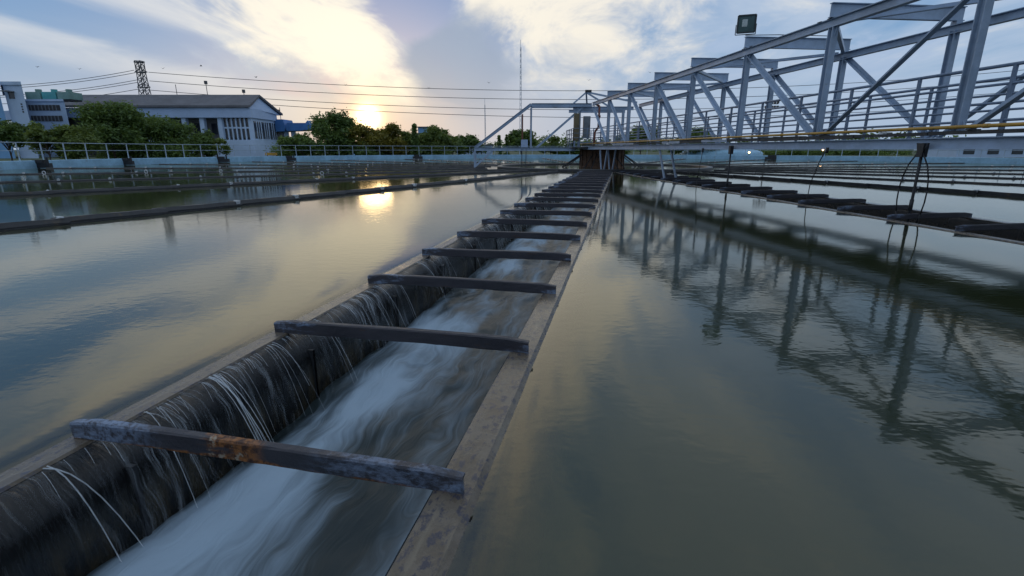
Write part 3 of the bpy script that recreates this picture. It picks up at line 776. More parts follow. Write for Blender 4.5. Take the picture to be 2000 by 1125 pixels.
# ------------------------------------------------------------------ centre column, platform and side arm
def column():
    t = thing('centre_column', 'rust-brown drum column standing in the water under the bridge end', 'column', C)
    n = 28; prof = [(1.35, -1.2), (1.35, .0), (1.38, .02), (1.38, .08), (1.33, .1), (1.33, 1.05), (1.42, 1.07), (1.42, 1.14), (.2, 1.14)]
    v = []; f = []; m = len(prof)
    for i in range(n):
        a = 2 * math.pi * i / n; v += [(r * math.cos(a), r * math.sin(a), z) for r, z in prof]
    for i in range(n):
        for j in range(m - 1): f.append((i * m + j, ((i + 1) % n) * m + j, ((i + 1) % n) * m + j + 1, i * m + j + 1))
    link('drum', mesh_of('drum', v, f, 'rust_brown'), t)
    for i in range(8):
        a = 2 * math.pi * i / 8 + .30; d = Vector((math.cos(a), math.sin(a), 0))
        for off in (-.12, .12):
            sd = Vector((-d.y, d.x, 0)) * off
            MB().bar(C + d * 1.38 + sd + Vector((0, 0, .80)), C + d * 2.75 + sd * 2 + Vector((0, 0, -.1)), .04, .045).build('raking_strut', 'dark_iron', t)
    for i in range(20):
        a = 2 * math.pi * i / 20; d = Vector((math.cos(a), math.sin(a), 0))
        MB().bar(C + d * 1.36 + Vector((0, 0, -.2)), C + d * 1.36 + Vector((0, 0, 1.06)), .05, .07, d).build('rib', 'rust_brown', t)
column()
def platform():
    t = thing('service_platform', 'railed steel platform on top of the centre column', 'platform', C + Vector((0, 0, 1.15)))
    c0 = C + Vector((0, 0, 1.2))
    MB().box(C + Vector((-2.1, -1.9, 1.16)), C + Vector((1.3, 2.2, 1.24))).build('deck', 'grating', t)
    cor = [C + Vector(p) for p in ((-2.05, -1.85, 1.24), (1.2, -1.85, 1.24), (1.2, 2.1, 1.24), (-2.05, 2.1, 1.24))]
    for a, b in ((0, 3), (3, 2), (0, 1)):
        for i in range(5):
            p = cor[a].lerp(cor[b], i / 4); MB().bar(p, p + Vector((0, 0, 1.05)), .045, .045).build('rail_post', 'rail_steel', t)
        for z in (1.05, .78, .52, .26): MB().tube(cor[a] + Vector((0, 0, z)), cor[b] + Vector((0, 0, z)), .02, 6).build('rail', 'rail_steel', t)
    for dx, dy in ((-1.6, -.9), (1.0, -.9), (-1.6, 1.4), (1.0, 1.4)):
        MB().ibeam(C + Vector((dx, dy, 1.24)), C + Vector((dx, dy, 3.35)), .14, .14, (0, 1, 0)).build('post', 'blue_steel', t)
    for dy in (-.9, 1.4):
        MB().ibeam(C + Vector((-2.0, dy, 3.46)), C + Vector((1.6, dy, 3.46)), .13, .2).build('head_beam', 'blue_steel', t)
    # peaked gantry over the hub
    ap = C + Vector((-1.25, -.9, 4.35))
    for q in ((-2.2, -.9, 3.55), (.15, -.9, 3.55), (-.9, .9, 3.55)): MB().bar(ap, C + Vector(q), .09, .09).build('gantry_leg', 'blue_steel', t)
    MB().bar(ap + Vector((-.02, 0, .02)), C + Vector((1.7, -1.3, 3.75)), .08, .10).build('gantry_tie', 'blue_steel', t)
    MB().box(ap + Vector((-.06, -.10, .0)), ap + Vector((.30, .1, .13))).build('pulley_box', 'dark_iron', t)
platform()
def cabinet(dx, dy, w, h, z, mat, label):
    t = thing('control_cabinet', label, 'cabinet', C + Vector((dx, dy, z)), 0, 'control cabinets on the platform')
    p = C + Vector((dx, dy, z))
    MB().box(p + Vector((-w / 2, -.15, 0)), p + Vector((w / 2, .15, h))).build('body', mat, t)
    MB().box(p + Vector((-w / 2 + .03, -.165, .03)), p + Vector((w / 2 - .03, -.152, h - .03))).build('door', mat, t)
    MB().box(p + Vector((w / 2 - .09, -.185, h * .5)), p + Vector((w / 2 - .06, -.166, h * .5 + .12))).build('handle', 'dark_iron', t)
cabinet(-1.80, -1.2, .30, 1.55, 1.60, 'cabinet_yellow', 'tall tan control cabinet on the platform, left of the peaked gantry')
cabinet(-1.18, -1.05, .40, 1.25, 1.75, 'cabinet_grey', 'grey control cabinet just right of the tan one')
def riser():
    t = thing('riser_pipe', 'red vertical riser pipe at the bridge end on the platform', 'pipe', C + Vector((-.72, -1.75, 1.24)))
    MB().path([C + Vector(p) for p in ((-.85, -1.95, 1.24), (-.80, -1.95, 2.1), (-.62, -1.95, 2.35), (-.60, -1.95, 3.5), (-.85, -1.95, 3.62))], .06, 8).build('pipe', 'red_paint', t, True)
    MB().tube(C + Vector((-.60, -1.95, 2.9)), C + Vector((-.60, -1.95, 3.0)), .09, 8).build('flange', 'red_paint', t, True)
riser()
def arm():
    a0 = C + Vector((-.9, -1.2, 0)); Y = a0.y
    def P(px, py): return at(px, py, Y)
    xL = P(926, 292).x; x1 = P(1038, 210).x; x2 = P(1136, 210).x; z1 = 3.62; zb = 1.12
    t = thing('side_arm', 'blue-grey steel arm frame reaching left from the platform with a sloping end', 'arm', (x2, Y, 0))
    V = Vector
    for dy in (0, .9):
        MB().ibeam(V((x1, Y + dy, z1)), V((x2 + .6, Y + dy, z1)), .13, .2).build('top_beam', 'blue_steel', t)
        MB().ibeam(V((xL, Y + dy, zb)), V((x2 - .3, Y + dy, zb)), .13, .2).build('bottom_beam', 'blue_steel', t)
        MB().ibeam(V((xL + .05, Y + dy, zb + .1)), V((x1 - .02, Y + dy, z1 + .05)), .12, .14).build('sloping_member', 'blue_steel', t)
        MB().angle(V((x1 + .35, Y + dy, zb + .1)), V((x2 + .1, Y + dy, z1 - .1)), .10).build('diagonal', 'blue_steel', t)
        MB().bar(V((x1, Y + dy, zb + .1)), V((x1, Y + dy, z1 - .1)), .08, .08, (0, 1, 0)).build('hanger', 'blue_steel', t)
        MB().bar(V((x1 - .52, Y + dy, zb + .1)), V((x1 - .52, Y + dy, z1 - .5)), .07, .07, (0, 1, 0)).build('hanger', 'red_paint', t)
        MB().angle(V((xL + .02, Y + dy, zb - .1)), V((xL + .02, Y + dy, .05)), .10).build('foot', 'blue_steel', t)
        MB().angle(V((xL + 1.1, Y + dy, zb - .1)), V((xL + .05, Y + dy, .12)), .09).build('foot_brace', 'blue_steel', t)
    for x, z in ((xL + .05, zb), (x1, z1), (x2 - .4, zb), ((x1 + x2) / 2, z1)): MB().bar(V((x, Y + .07, z)), V((x, Y + .83, z)), .09, .12).build('tie', 'blue_steel', t)
    MB().box((x1 - .6, Y - .1, zb + .1), (x1 - .2, Y + .25, zb + .55)).build('motor_box', 'fascia', t)
    for dx in (.25, .5): MB().tube(V((x1 + dx - .8, Y, zb)), V((x1 + dx - .8, Y, -.4)), .02, 6).build('drop_rod', 'dark_iron', t)
arm()

# ------------------------------------------------------------------ rim railing
def rim_railing():
    t = thing('rim_railing', 'grey tubular railing with two rails on the blue rim wall', 'railing', C + Vector((0, R_WALL, .46)))
    r = R_WALL + .2
    def P(a, z): return Vector((C.x + r * math.sin(a), C.y + r * math.cos(a), z))
    da = 1.62 / r; a0, a1 = R(-112), R(105); n = int((a1 - a0) / da)
    for z, rad in ((1.50, .026), (1.03, .020)):
        mb = MB()
        for i in range(n): mb.tube(P(a0 + i * da, z), P(a0 + (i + 1) * da, z), rad, 6)
        mb.build('rail', 'far_rail', t, True)
    for i in range(n + 1):
        a = a0 + i * da; MB().bar(P(a, .46), P(a, 1.5), .05, .05).build('post', 'far_rail', t)
rim_railing()

# fixtures on the rim wall
def rim_box(px, Ydist, label, mat, w=.7):
    d = sight(px, 300); az = math.atan2(d.x, d.y); dv = Vector((math.sin(az), math.cos(az), 0))
    b = dv.dot(C); tt = b + math.sqrt(b * b - C.dot(C) + (R_WALL - .18) ** 2); p = dv * tt
    t = thing('rim_fixture', label, 'fixture', (p.x, p.y, 0))
    MB().box((p.x - w, p.y - .12, .02), (p.x + w, p.y + .12, .30)).build('body', mat, t)
    MB().box((p.x - w * .6, p.y - .16, .30), (p.x + w * .4, p.y + .14, .50)).build('cover', mat, t)
    MB().tube((p.x + w * .7, p.y, .2), (p.x + w * .7, p.y, .62), .07, 8).build('stub_pipe', mat, t)
rim_box(685, 0, 'light blue pump box on the rim below the sun', 'tank_blue', .55)
rim_box(75, 0, 'dark pipe fixture against the rim wall at the far left', 'dark_iron', .6)
rim_box(245, 0, 'dark pipe fixture on the rim wall below the large tree', 'dark_iron', .45)
rim_box(430, 0, 'dark pipe fixture on the rim wall left of the pale paving', 'dark_iron', .7)
rim_box(565, 0, 'dark pipe fixture on the rim wall at the left edge of the sunlit trees', 'dark_iron', .6)
rim_box(815, 0, 'dark pipe fixture on the rim wall below the narrow cypress', 'dark_iron', .6)
rim_box(1510, 0, 'dark pipe fixture on the rim wall seen under the bridge', 'dark_iron', .8)

# white rings on the left troughs
NAMES = {23: 'first', 22: 'second', 21: 'third', 20: 'fourth'}
for k, r in ((20, 24.5), (20, 21.3), (20, 28.5), (21, 17.0)):
    d = Vector((math.cos(ANG[k]), math.sin(ANG[k]), 0)); n = Vector((-d.y, d.x, 0)); p = C + d * r + n * .16
    mb = MB(); m = 10
    for q in range(m):
        a, b = 2 * math.pi * q / m, 2 * math.pi * (q + 1) / m
        mb.tube(p + Vector((.075 * math.cos(a), 0, .07 + .075 * math.sin(a))), p + Vector((.075 * math.cos(b), 0, .07 + .075 * math.sin(b))), .018, 6)
    o = mb.build('float_ring', 'float_white', None, True)
    tag(o, 'small white ring on the %s trough to the left, %s' % (NAMES[k], {24.5: 'middle of its three rings', 21.3: 'ring nearest the centre', 28.5: 'ring nearest the rim', 17.0: 'its only ring'}[r]), 'ring', 'white rings on the left troughs')

# ------------------------------------------------------------------ trees
def leaf_mesh(name, centers, n_per, spread, size, mat, flat=.75, rng=RNG):
    cs = np.repeat(np.asarray(centers), n_per, axis=0); N = len(cs)
    off = rng.normal(size=(N, 3)) * np.array([1, 1, flat]) * spread
    p = cs + off
    a = rng.normal(size=(N, 3)); a[:, 2] *= .55; a /= np.linalg.norm(a, axis=1, keepdims=True)
    b = rng.normal(size=(N, 3)); b -= a * (a * b).sum(1, keepdims=True); b /= np.linalg.norm(b, axis=1, keepdims=True)
    L = size * rng.uniform(.6, 1.5, (N, 1)); Wd = L * rng.uniform(.28, .5, (N, 1))
    v = np.stack([p - a * L * .5, p + b * Wd * .5 + a * L * .05, p + a * L * .5, p - b * Wd * .5 + a * L * .05], 1).reshape(-1, 3)
    me = bpy.data.meshes.new(name); me.vertices.add(4 * N); me.vertices.foreach_set('co', v.astype(np.float32).ravel())
    me.loops.add(4 * N); me.loops.foreach_set('vertex_index', np.arange(4 * N, dtype=np.int32))
    me.polygons.add(N); me.polygons.foreach_set('loop_start', np.arange(0, 4 * N, 4, dtype=np.int32)); me.polygons.foreach_set('loop_total', np.full(N, 4, dtype=np.int32))
    me.update(calc_edges=True); me.materials.append(M(mat))
    tint = np.clip(np.repeat(rng.normal(.45, .16, len(centers)), n_per) + rng.normal(0, .18, N), 0, 1)
    set_attr(me, 'tint', np.repeat(tint, 4)); return me
def tree(name, label, base, H, rx, ry, mat, clumps=90, n_per=55, leaf=.3, low=.12, seed=1, shape='round', group='trees and shrubs beyond the rim railing', cat='tree'):
    rng = np.random.default_rng(seed); t = thing(name, label, cat, base, 0, group)
    base = Vector(base); tr = MB(); top = base + Vector((rng.normal() * .1 * rx, rng.normal() * .1 * rx, H * .72))
    r0 = max(.05, H * .022)
    pts = [base.lerp(top, i / 5) + Vector((rng.normal() * .04 * rx, rng.normal() * .04 * rx, 0)) * (i > 0) for i in range(6)]
    for i in range(5): tr.tube(pts[i] - Vector((0, 0, .1 if i == 0 else 0)), pts[i + 1], r0 * (1 - i * .16), 7, r0 * (1 - (i + 1) * .16))
    cen = []
    nb = 9 if shape == 'round' else 5
    if shape == 'round':
        lobes = []
        for i in range(nb):
            an = 2 * math.pi * i / nb + rng.uniform(-.4, .4); hh = rng.uniform(.30, .86); rad = rng.uniform(.45, .85) * math.sqrt(max(.1, 1 - ((hh - .45) / .62) ** 2))
            lobes.append(Vector((math.cos(an) * rx * rad, math.sin(an) * ry * rad, H * hh)))
        lobes.append(Vector((rng.normal() * .15 * rx, 0, H * .88)))
        for lb in lobes:
            st = base + Vector((0, 0, H * rng.uniform(.1, .35))); en = base + lb
            md = st.lerp(en, .5) + Vector((0, 0, H * .05)); tr.tube(st, md, r0 * .5, 5, r0 * .35); tr.tube(md, en, r0 * .35, 5, r0 * .12)
        for i in range(clumps):
            lb = lobes[rng.integers(len(lobes))]; q = rng.normal(size=3); q /= np.linalg.norm(q); q *= rng.uniform(.35, 1.2)
            c = Vector((lb.x + q[0] * rx * .36, lb.y + q[1] * ry * .36, lb.z + q[2] * H * .17))
            c.z = max(H * low, min(c.z, H * 1.0)); cen.append(base + c)
        spread = .060 * (rx + H * .5)
    elif shape == 'column':
        for i in range(clumps):
            h = rng.uniform(low, 1); a = rng.uniform(0, 6.28); rr = math.sqrt(rng.uniform(.1, 1)) * (1 - h) ** .7
            cen.append(base + Vector((math.cos(a) * rx * rr, math.sin(a) * ry * rr, H * h)))
        spread = .10 * rx + .05
    else:   # low hedge-like mass
        for i in range(clumps):
            a = rng.uniform(-1, 1); b_ = rng.uniform(-1, 1); h = rng.uniform(low, 1) * (1 - .45 * abs(a) ** 3) * rng.uniform(.55, 1)
            cen.append(base + Vector((a * rx, b_ * ry, H * h)))
        spread = .09 * min(rx, 3) + .12
    inv = [tuple(c - base) for c in cen]
    tr.build('trunk', 'bark', t)
    link('crown', leaf_mesh('crown', inv, n_per, spread, leaf, mat, rng=rng), t)
    return t
def wall_y(px):
    d = sight(px, 300); dv = Vector((d.x, d.y, 0)).normalized(); b = dv.dot(C)
    return (dv * (b + math.sqrt(b * b - C.dot(C) + (R_WALL + .5) ** 2))).y
def tr_at(px, ptop, Y, width_px, mat, label, name='broadleaf_tree', **kw):
    hedge = kw.get('shape') == 'hedge'
    edge = max(wall_y(px - width_px / 2), wall_y(px), wall_y(px + width_px / 2))
    for _ in range(4): Y = max(Y, edge + (1.2 if hedge else 1.0) + width_px / 2 / 1016 * Y * (.35 if hedge else 1.0))
    g = at(px, 300, Y); top = at(px, ptop, Y).z; rx = width_px / 2 / 1016 * Y
    return tree(name, label, (g.x, Y, .12), top - .12, rx, rx * (.3 if hedge else .85), mat, **kw)
tr_at(225, 207, 41, 130, 'leaf_dark', 'large dense dark green tree in front of the long building', clumps=170, n_per=90, leaf=.26, seed=3)
tr_at(305, 226, 42, 120, 'leaf_dark', 'dark green tree right of the largest tree', clumps=150, n_per=85, leaf=.25, seed=5)
tr_at(370, 245, 43, 90, 'leaf_dark', 'low dark rounded tree left of the pale paving', clumps=110, n_per=80, leaf=.25, seed=8)
tr_at(150, 250, 39, 90, 'leaf_mid', 'lighter green bush left of the largest tree', 'leafy_bush', clumps=110, n_per=80, leaf=.24, seed=12)
tr_at(95, 245, 38, 60, 'leaf_mid', 'thin light green bush beside the white building', 'leafy_bush', clumps=60, n_per=60, leaf=.24, seed=13)
tr_at(20, 240, 42, 80, 'leaf_dark', 'dark shrub in front of the blue tower block at far left', 'leafy_bush', clumps=80, n_per=70, leaf=.25, seed=14)
tr_at(425, 272, 44, 55, 'leaf_mid', 'small yellow-green bush at the left end of the pale paving', 'leafy_bush', clumps=45, n_per=60, leaf=.24, seed=15)
tr_at(285, 268, 39, 150, 'leaf_dark', 'low hedge under the large dark trees', 'hedge_bush', clumps=120, n_per=70, leaf=.24, seed=16, shape='hedge')
tr_at(655, 222, 58, 95, 'leaf_dark', 'spreading tree just left of the sun', clumps=150, n_per=80, leaf=.32, seed=21)
tr_at(592, 264, 60, 80, 'leaf_dark', 'low dark tree beside the blue canopy', clumps=110, n_per=70, leaf=.32, seed=22)
tr_at(712, 246, 61, 70, 'leaf_backlit', 'golden backlit tree directly below the sun', clumps=110, n_per=75, leaf=.32, seed=23)
tr_at(762, 243, 62, 62, 'leaf_backlit', 'olive backlit tree just right of the sun', clumps=110, n_per=75, leaf=.32, seed=24)
tr_at(812, 243, 64, 17, 'leaf_dark', 'narrow dark cypress right of the sun', 'cypress_tree', clumps=80, n_per=40, leaf=.3, seed=25, shape='column', low=.03)
tr_at(855, 250, 66, 70, 'leaf_mid', 'rounded fresh green tree right of the narrow cypress', clumps=110, n_per=70, leaf=.34, seed=26)
tr_at(800, 268, 62, 150, 'leaf_mid', 'long low green hedge right of the sun', 'hedge_bush', clumps=150, n_per=60, leaf=.3, seed=27, shape='hedge')
tr_at(640, 276, 56, 190, 'leaf_dark', 'long dark hedge below the trees left of the sun', 'hedge_bush', clumps=170, n_per=60, leaf=.3, seed=28, shape='hedge')
tr_at(920, 266, 95, 55, 'leaf_dark', 'small distant tree left of the arm frame', clumps=70, n_per=50, leaf=.5, seed=31)
tr_at(975, 264, 92, 9, 'leaf_dark', 'left of two little cypresses behind the arm frame', 'cypress_tree', clumps=30, n_per=30, leaf=.4, seed=32, shape='column', low=.03)
tr_at(990, 262, 92, 9, 'leaf_dark', 'right of two little cypresses behind the arm frame', 'cypress_tree', clumps=30, n_per=30, leaf=.4, seed=33, shape='column', low=.03)
tr_at(1018, 258, 90, 55, 'leaf_dark', 'distant dark tree behind the arm frame hangers', clumps=90, n_per=50, leaf=.5, seed=34)
tr_at(1075, 268, 85, 50, 'leaf_mid', 'distant green tree behind the arm diagonal', clumps=80, n_per=50, leaf=.45, seed=35)
tr_at(1250, 250, 85, 90, 'leaf_dark', 'dark tree seen through the far end of the truss', clumps=110, n_per=60, leaf=.45, seed=36)
tr_at(1365, 252, 82, 100, 'leaf_dark', 'dark tree seen through the truss left of the lit lamps', clumps=110, n_per=60, leaf=.45, seed=37)
tr_at(1160, 272, 90, 130, 'leaf_dark', 'distant hedge behind the centre column', 'hedge_bush', clumps=120, n_per=45, leaf=.45, seed=38, shape='hedge')
tr_at(1640, 288, 95, 260, 'leaf_dark', 'distant low hedge seen under the right of the bridge', 'hedge_bush', clumps=160, n_per=45, leaf=.45, seed=39, shape='hedge')
tr_at(745, 258, 66, 60, 'leaf_backlit', 'low golden tree between the two backlit trees below the sun', clumps=90, n_per=60, leaf=.34, seed=41)
tr_at(790, 256, 68, 50, 'leaf_mid', 'rounded green tree just left of the narrow cypress', clumps=90, n_per=60, leaf=.34, seed=42)
tr_at(885, 268, 74, 50, 'leaf_dark', 'small dark tree between the fresh green tree and the distant shed', clumps=80, n_per=55, leaf=.38, seed=43)
def woods():
    rng = np.random.default_rng(77); cen = []
    for i in range(900):
        a = rng.uniform(R(-60), R(60)); r = rng.uniform(230, 320); h = rng.uniform(.5, 5.5) + 2.0 * math.sin(a * 23) 
        cen.append((r * math.sin(a), r * math.cos(a), max(.4, h)))
    o = link('far_woods', leaf_mesh('far_woods', cen, 40, 1.3, 1.3, 'leaf_dark', rng=rng)); tag(o, 'far dark treeline along the horizon', 'woods', kind='stuff')
woods()

# ------------------------------------------------------------------ buildings on the left
def quad_prism(mb, pts, depth):
    """extrude a planar polygon (world points) along a vector"""
    n = len(pts); dv = Vector(depth); v = [Vector(p) for p in pts] + [Vector(p) + dv for p in pts]
    mb.add(v, [tuple(range(n)), tuple(range(2 * n - 1, n - 1, -1))] + [(i, n + i, n + (i + 1) % n, (i + 1) % n) for i in range(n)]); return mb
def long_hall():
    Y = 74.
    def X(px): return at(px, 250, Y).x
    def Z(py, px=400): return at(px, py, Y).z
    xl, xc = X(118), X(492); zf = Z(230); ze = Z(211); zr = Z(203); zb = .12; zs = Z(273)
    sd = Vector((-.4, 9., 0))                                      # the right end wall runs back
    t = thing('long_hall', 'long pale blue hall with dark roof, columns and tall glazed end', 'building', (xl, Y, zb))
    V = Vector; rec = 1.6
    MB().box((xl, Y + rec, zb), (xc - .4, Y + rec + 1, zf)).build('wall', 'bay_wall', t)
    quad_prism(MB(), [V((xl - .3, Y - .5, zf)), V((xc + .3, Y - .5, zf)), V((xc + .3 + sd.x, Y - .5 + sd.y, zf)), V((xl - 20, Y + sd.y, zf))], (0, 0, ze - zf)).build('fascia', 'fascia', t)
    # roof: low ridge parallel to the front, gable to the right
    rid = V((xc + sd.x * .30, Y + sd.y * .42, zr + 1.3)); e0 = V((xc + .5, Y - .8, ze + .02)); e1 = V((xc + sd.x + .9, Y + sd.y + .4, ze - .4))
    m = MB(); L = V((xl - 1 - xc, 0, 0))
    quad_prism(m, [e0, rid, rid + V((0, 0, .28)), e0 + V((0, 0, .28))], L); quad_prism(m, [rid, e1, e1 + V((0, 0, .28)), rid + V((0, 0, .28))], L)
    m.build('roof', 'roof_grey', t)
    quad_prism(MB(), [e0 + V((-.35, .3, 0)), e1 + V((-.35, -.3, 0)), rid + V((-.35, 0, 0))], (-.3, 0, 0)).build('gable', 'fascia', t)
    # plinth and columns
    MB().box((X(395), Y - .1, zb), (xc + .1, Y + rec - .01, zs)).build('plinth', 'white_wall', t)
    for px in (205, 250, 290, 328, 362, 397, 432):
        MB().box((X(px) - .30, Y - .15, zb), (X(px) + .30, Y + .5, zf - .01)).build('column', 'white_wall', t)
    for px in (345, 380, 415):
        f = MB().box((X(px) - .95, Y + rec - .12, Z(262)), (X(px) + .95, Y + rec - .02, Z(240))).build('window', 'window_dark', t)
        MB().box((X(px) - .04, Y + rec - .16, Z(262)), (X(px) + .04, Y + rec - .125, Z(240))).build('mullion', 'aluminium', f)
    # tall glazing on the front right
    xs = [X(p) for p in (436, 444.5, 453, 461.5, 470, 478.5, 487)]
    for i in range(6):
        for z0, z1 in ((Z(270), Z(251)), (Z(248), Z(232))):
            p = MB().box((xs[i] + .07, Y + .25, z0), (xs[i + 1] - .07, Y + .3, z1)).build('pane', 'window_dark', t)
    for x in xs: MB().box((x - .09, Y + .05, zs), (x + .09, Y + .26, zf - .01)).build('mullion', 'white_wall', t)
    MB().box((xs[0], Y + .08, Z(251)), (xs[-1], Y + .24, Z(248))).build('transom', 'white_wall', t)
    # end wall running back
    c0 = V((xc, Y + .1, 0)); dn = sd.normalized(); ln = sd.length * .92; nn = V((dn.y, -dn.x, 0))
    quad_prism(MB(), [c0 + V((0, 0, zb)), c0 + dn * ln + V((0, 0, zb)), c0 + dn * ln + V((0, 0, zf)), c0 + V((0, 0, zf))], -nn * .4).build('end_wall', 'white_wall', t)
    for i in range(3):
        a = c0 + dn * (.6 + i * 2.6) + nn * .03; b = a + dn * 2.1
        quad_prism(MB(), [a + V((0, 0, zs + .2)), b + V((0, 0, zs + .2)), b + V((0, 0, zf - .4)), a + V((0, 0, zf - .4))], nn * .03).build('pane', 'window_dark', t)
        for q in (.65, 1.35): quad_prism(MB(), [a + dn * q + V((0, 0, zs + .2)), a + dn * (q + .15) + V((0, 0, zs + .2)), a + dn * (q + .15) + V((0, 0, zf - .4)), a + dn * q + V((0, 0, zf - .4))], nn * .08).build('mullion', 'white_wall', t)
    # blue canopy to the right
    Yc = Y + 8
    def A(px, py): return at(px, py, Yc)
    m = MB(); quad_prism(m, [A(526, 258), A(560, 256), A(552, 233), A(532, 233)], (0, 3.5, 0)); m.build('canopy_roof', 'roof_blue', t)
    m = MB(); quad_prism(m, [A(556, 256), A(617, 254), A(612, 240), A(560, 240)], (0, 3, 0)); m.build('canopy_roof', 'roof_blue', t)
    m = MB(); quad_prism(m, [A(592, 254.5), A(618, 253.5), A(606, 236)], (0, -1.2, 0)); m.build('canopy_gable', 'roof_blue', t)
    MB().box((A(528, 255).x, Yc + .6, zb), (A(548, 255).x, Yc + 2, A(528, 258).z)).build('porch_wall', 'bay_wall', t)
    for px in (552, 566): MB().box((A(px, 255).x - .3, Yc + 1, zb), (A(px, 255).x + .3, Yc + 1.5, A(px, 257).z)).build('porch_column', 'white_wall', t)
long_hall()
pv = at(440, 300, 62)
m = MB().box((at(405, 300, 62).x, 52, .10), (at(560, 300, 62).x, 73, .125)); tag(m.build('pavement', 'paving'), 'pale paved yard in front of the long hall', 'pavement', kind='structure')
def car_low():
    Y = 60.; p = at(528, 289, Y); t = thing('low_barrier', 'short orange barrier on the pale paving', 'barrier', (p.x, Y, .12))
    MB().box((p.x - .7, Y, .45), (p.x + .7, Y + .08, .75)).build('board', 'yellow_pipe', t)
    for s in (-.55, .55): MB().box((p.x + s - .05, Y + .08, .12), (p.x + s + .05, Y + .2, .8)).build('leg', 'dark_iron', t)
car_low()

def block_at_left():
    Y = 60.
    V = Vector
    xr = at(62, 250, Y).x; top = at(40, 166, Y).z; x0 = at(-120, 250, Y).x
    t = thing('tower_block', 'tall pale blue tower block at the left edge', 'building', (xr, Y, .12))
    xm = at(26, 250, Y).x
    def blk(mb, xa, xb, ya, z0, z1, dep=11):
        k = (ya + dep) / ya
        return quad_prism(mb, [V((xa, ya, z0)), V((xb, ya, z0)), V((xb * k, ya * k, z0)), V((xa * k, ya * k, z0))], (0, 0, z1 - z0))
    blk(MB(), xm, xr, Y, .12, top).build('wall', 'white_wall', t)
    blk(MB(), x0, xm - .003, Y - .6, .12, top + .3).build('side_wall', 'blue_wall', t)
    blk(MB(), xm - .1, xr + .15, Y - .15, top, top + .35).build('parapet', 'white_wall', t)
    w = MB().box((at(17, 185, Y).x, Y - .03, at(20, 193, Y).z), (at(28, 185, Y).x, Y + .0, at(20, 180, Y).z)).build('window', 'window_dark', t)
    MB().box((at(15, 185, Y).x, Y - .9, at(20, 180, Y).z), (at(30, 185, Y).x, Y - .031, at(20, 178, Y).z)).build('awning', 'cabinet_grey', w)
    for i in range(4): MB().box((at(36, 185, Y).x, Y - .02, at(20, 205 + i * 5, Y).z), (at(39, 185, Y).x, Y, at(20, 202 + i * 5, Y).z)).build('vent', 'louvre', t)
    for px, py in ((12, 142), (20, 134)):
        MB().tube((at(px, 250, Y + 3).x, Y + 3, top + .3), (at(px, 250, Y + 3).x, Y + 3, at(px, py, Y + 3).z), .06, 6).build('roof_mast', 'mast_steel', t)
    x = at(12, 250, Y + 3).x
    for z in (1.3, 2.0): MB().bar((x - .4, Y + 3, top + z), (x + .4, Y + 3, top + z), .1, .25).build('antenna', 'mast_steel', t)
block_at_left()
def office():
    Y = 68.
    x0, x1 = at(52, 210, Y).x, at(128, 210, Y).x; top = at(85, 198, Y).z
    t = thing('office_wing', 'low white office wing with two dark window bands', 'building', (x0, Y, .12))
    def blk(xa, xb, ya, z0, z1, dep=12):
        k = (ya + dep) / ya
        return quad_prism(MB(), [(xa, ya, z0), (xb, ya, z0), (xb * k, ya * k, z0), (xa * k, ya * k, z0)], (0, 0, z1 - z0))
    blk(x0, x1, Y, .12, top).build('wall', 'white_wall', t)
    for a, b in ((205, 216), (226, 237)):
        g = MB().box((at(57, 212, Y).x, Y - .05, at(85, b, Y).z), (at(118, 212, Y).x, Y - .002, at(85, a, Y).z)).build('window_band', 'louvre', t)
        for px in range(62, 118, 7): MB().box((at(px, 212, Y).x - .05, Y - .10, at(85, b, Y).z), (at(px, 212, Y).x + .05, Y - .052, at(85, a, Y).z)).build('mullion', 'cabinet_grey', g)
    blk(x0 - .1, x1 + .1, Y - .2, top, top + .25).build('parapet', 'white_wall', t)
    for i, (pa, pb, mt, lb) in enumerate(((51, 80, 'unit_green', 'grey-green cooling unit nearest the tower block on the office roof'), (83, 110, 'unit_teal', 'teal cooling unit in the middle of the office roof'), (113, 138, 'unit_green', 'grey-green cooling unit on the right end of the office roof'))):
        u = thing('cooling_unit', lb, 'cooling unit', (at(pa, 192, Y + 2).x, Y + 2, top + .25), 0, 'cooling units on the office roof')
        a, b = at(pa, 192, Y + 2).x, at(pb, 192, Y + 2).x
        MB().box((a, Y + 2, top + .45), (b, Y + 4, top + 1.35)).build('body', mt, u)
        MB().box((a + .1, Y + 2.1, top + .25), (b - .1, Y + 3.9, top + .45)).build('skid', 'dark_iron', u)
        MB().tube(((a + b) / 2, Y + 3, top + 1.35), ((a + b) / 2, Y + 3, top + 1.75), .35, 10).build('fan_cowl', mt, u)
office()
# poles on the hall roof
for i, (px, py0, py1, Y, lab) in enumerate(((409, 205, 163, 78, 'tall thin pole on the middle of the hall roof'), (480, 206, 180, 78, 'lamp pole on the right of the hall roof'), (425, 206, 190, 79, 'short pole just right of the tallest roof pole'), (350, 206, 165, 82, 'hair-thin antenna on the left of the hall roof'),
                                            (552, 258, 210, 84, 'short flag pole above the blue canopy'))):
    a = at(px, py0 + 4, Y); b = at(px, py1, Y); b.x = a.x
    t = thing('roof_pole', lab, 'pole', a, 0, 'poles on the roofs'); MB().tube(a, b, .05, 6).build('shaft', 'mast_steel', t)
    if i in (0, 1): MB().box(b - Vector((.16, .16, .1)), b + Vector((.16, .16, .35))).build('lamp_head', 'mast_steel', t)
    if i == 4:
        MB().box(b + Vector((-.5, -.02, -1.2)), b + Vector((-.06, .02, -.3))).build('flag', 'yellow_pipe', t)
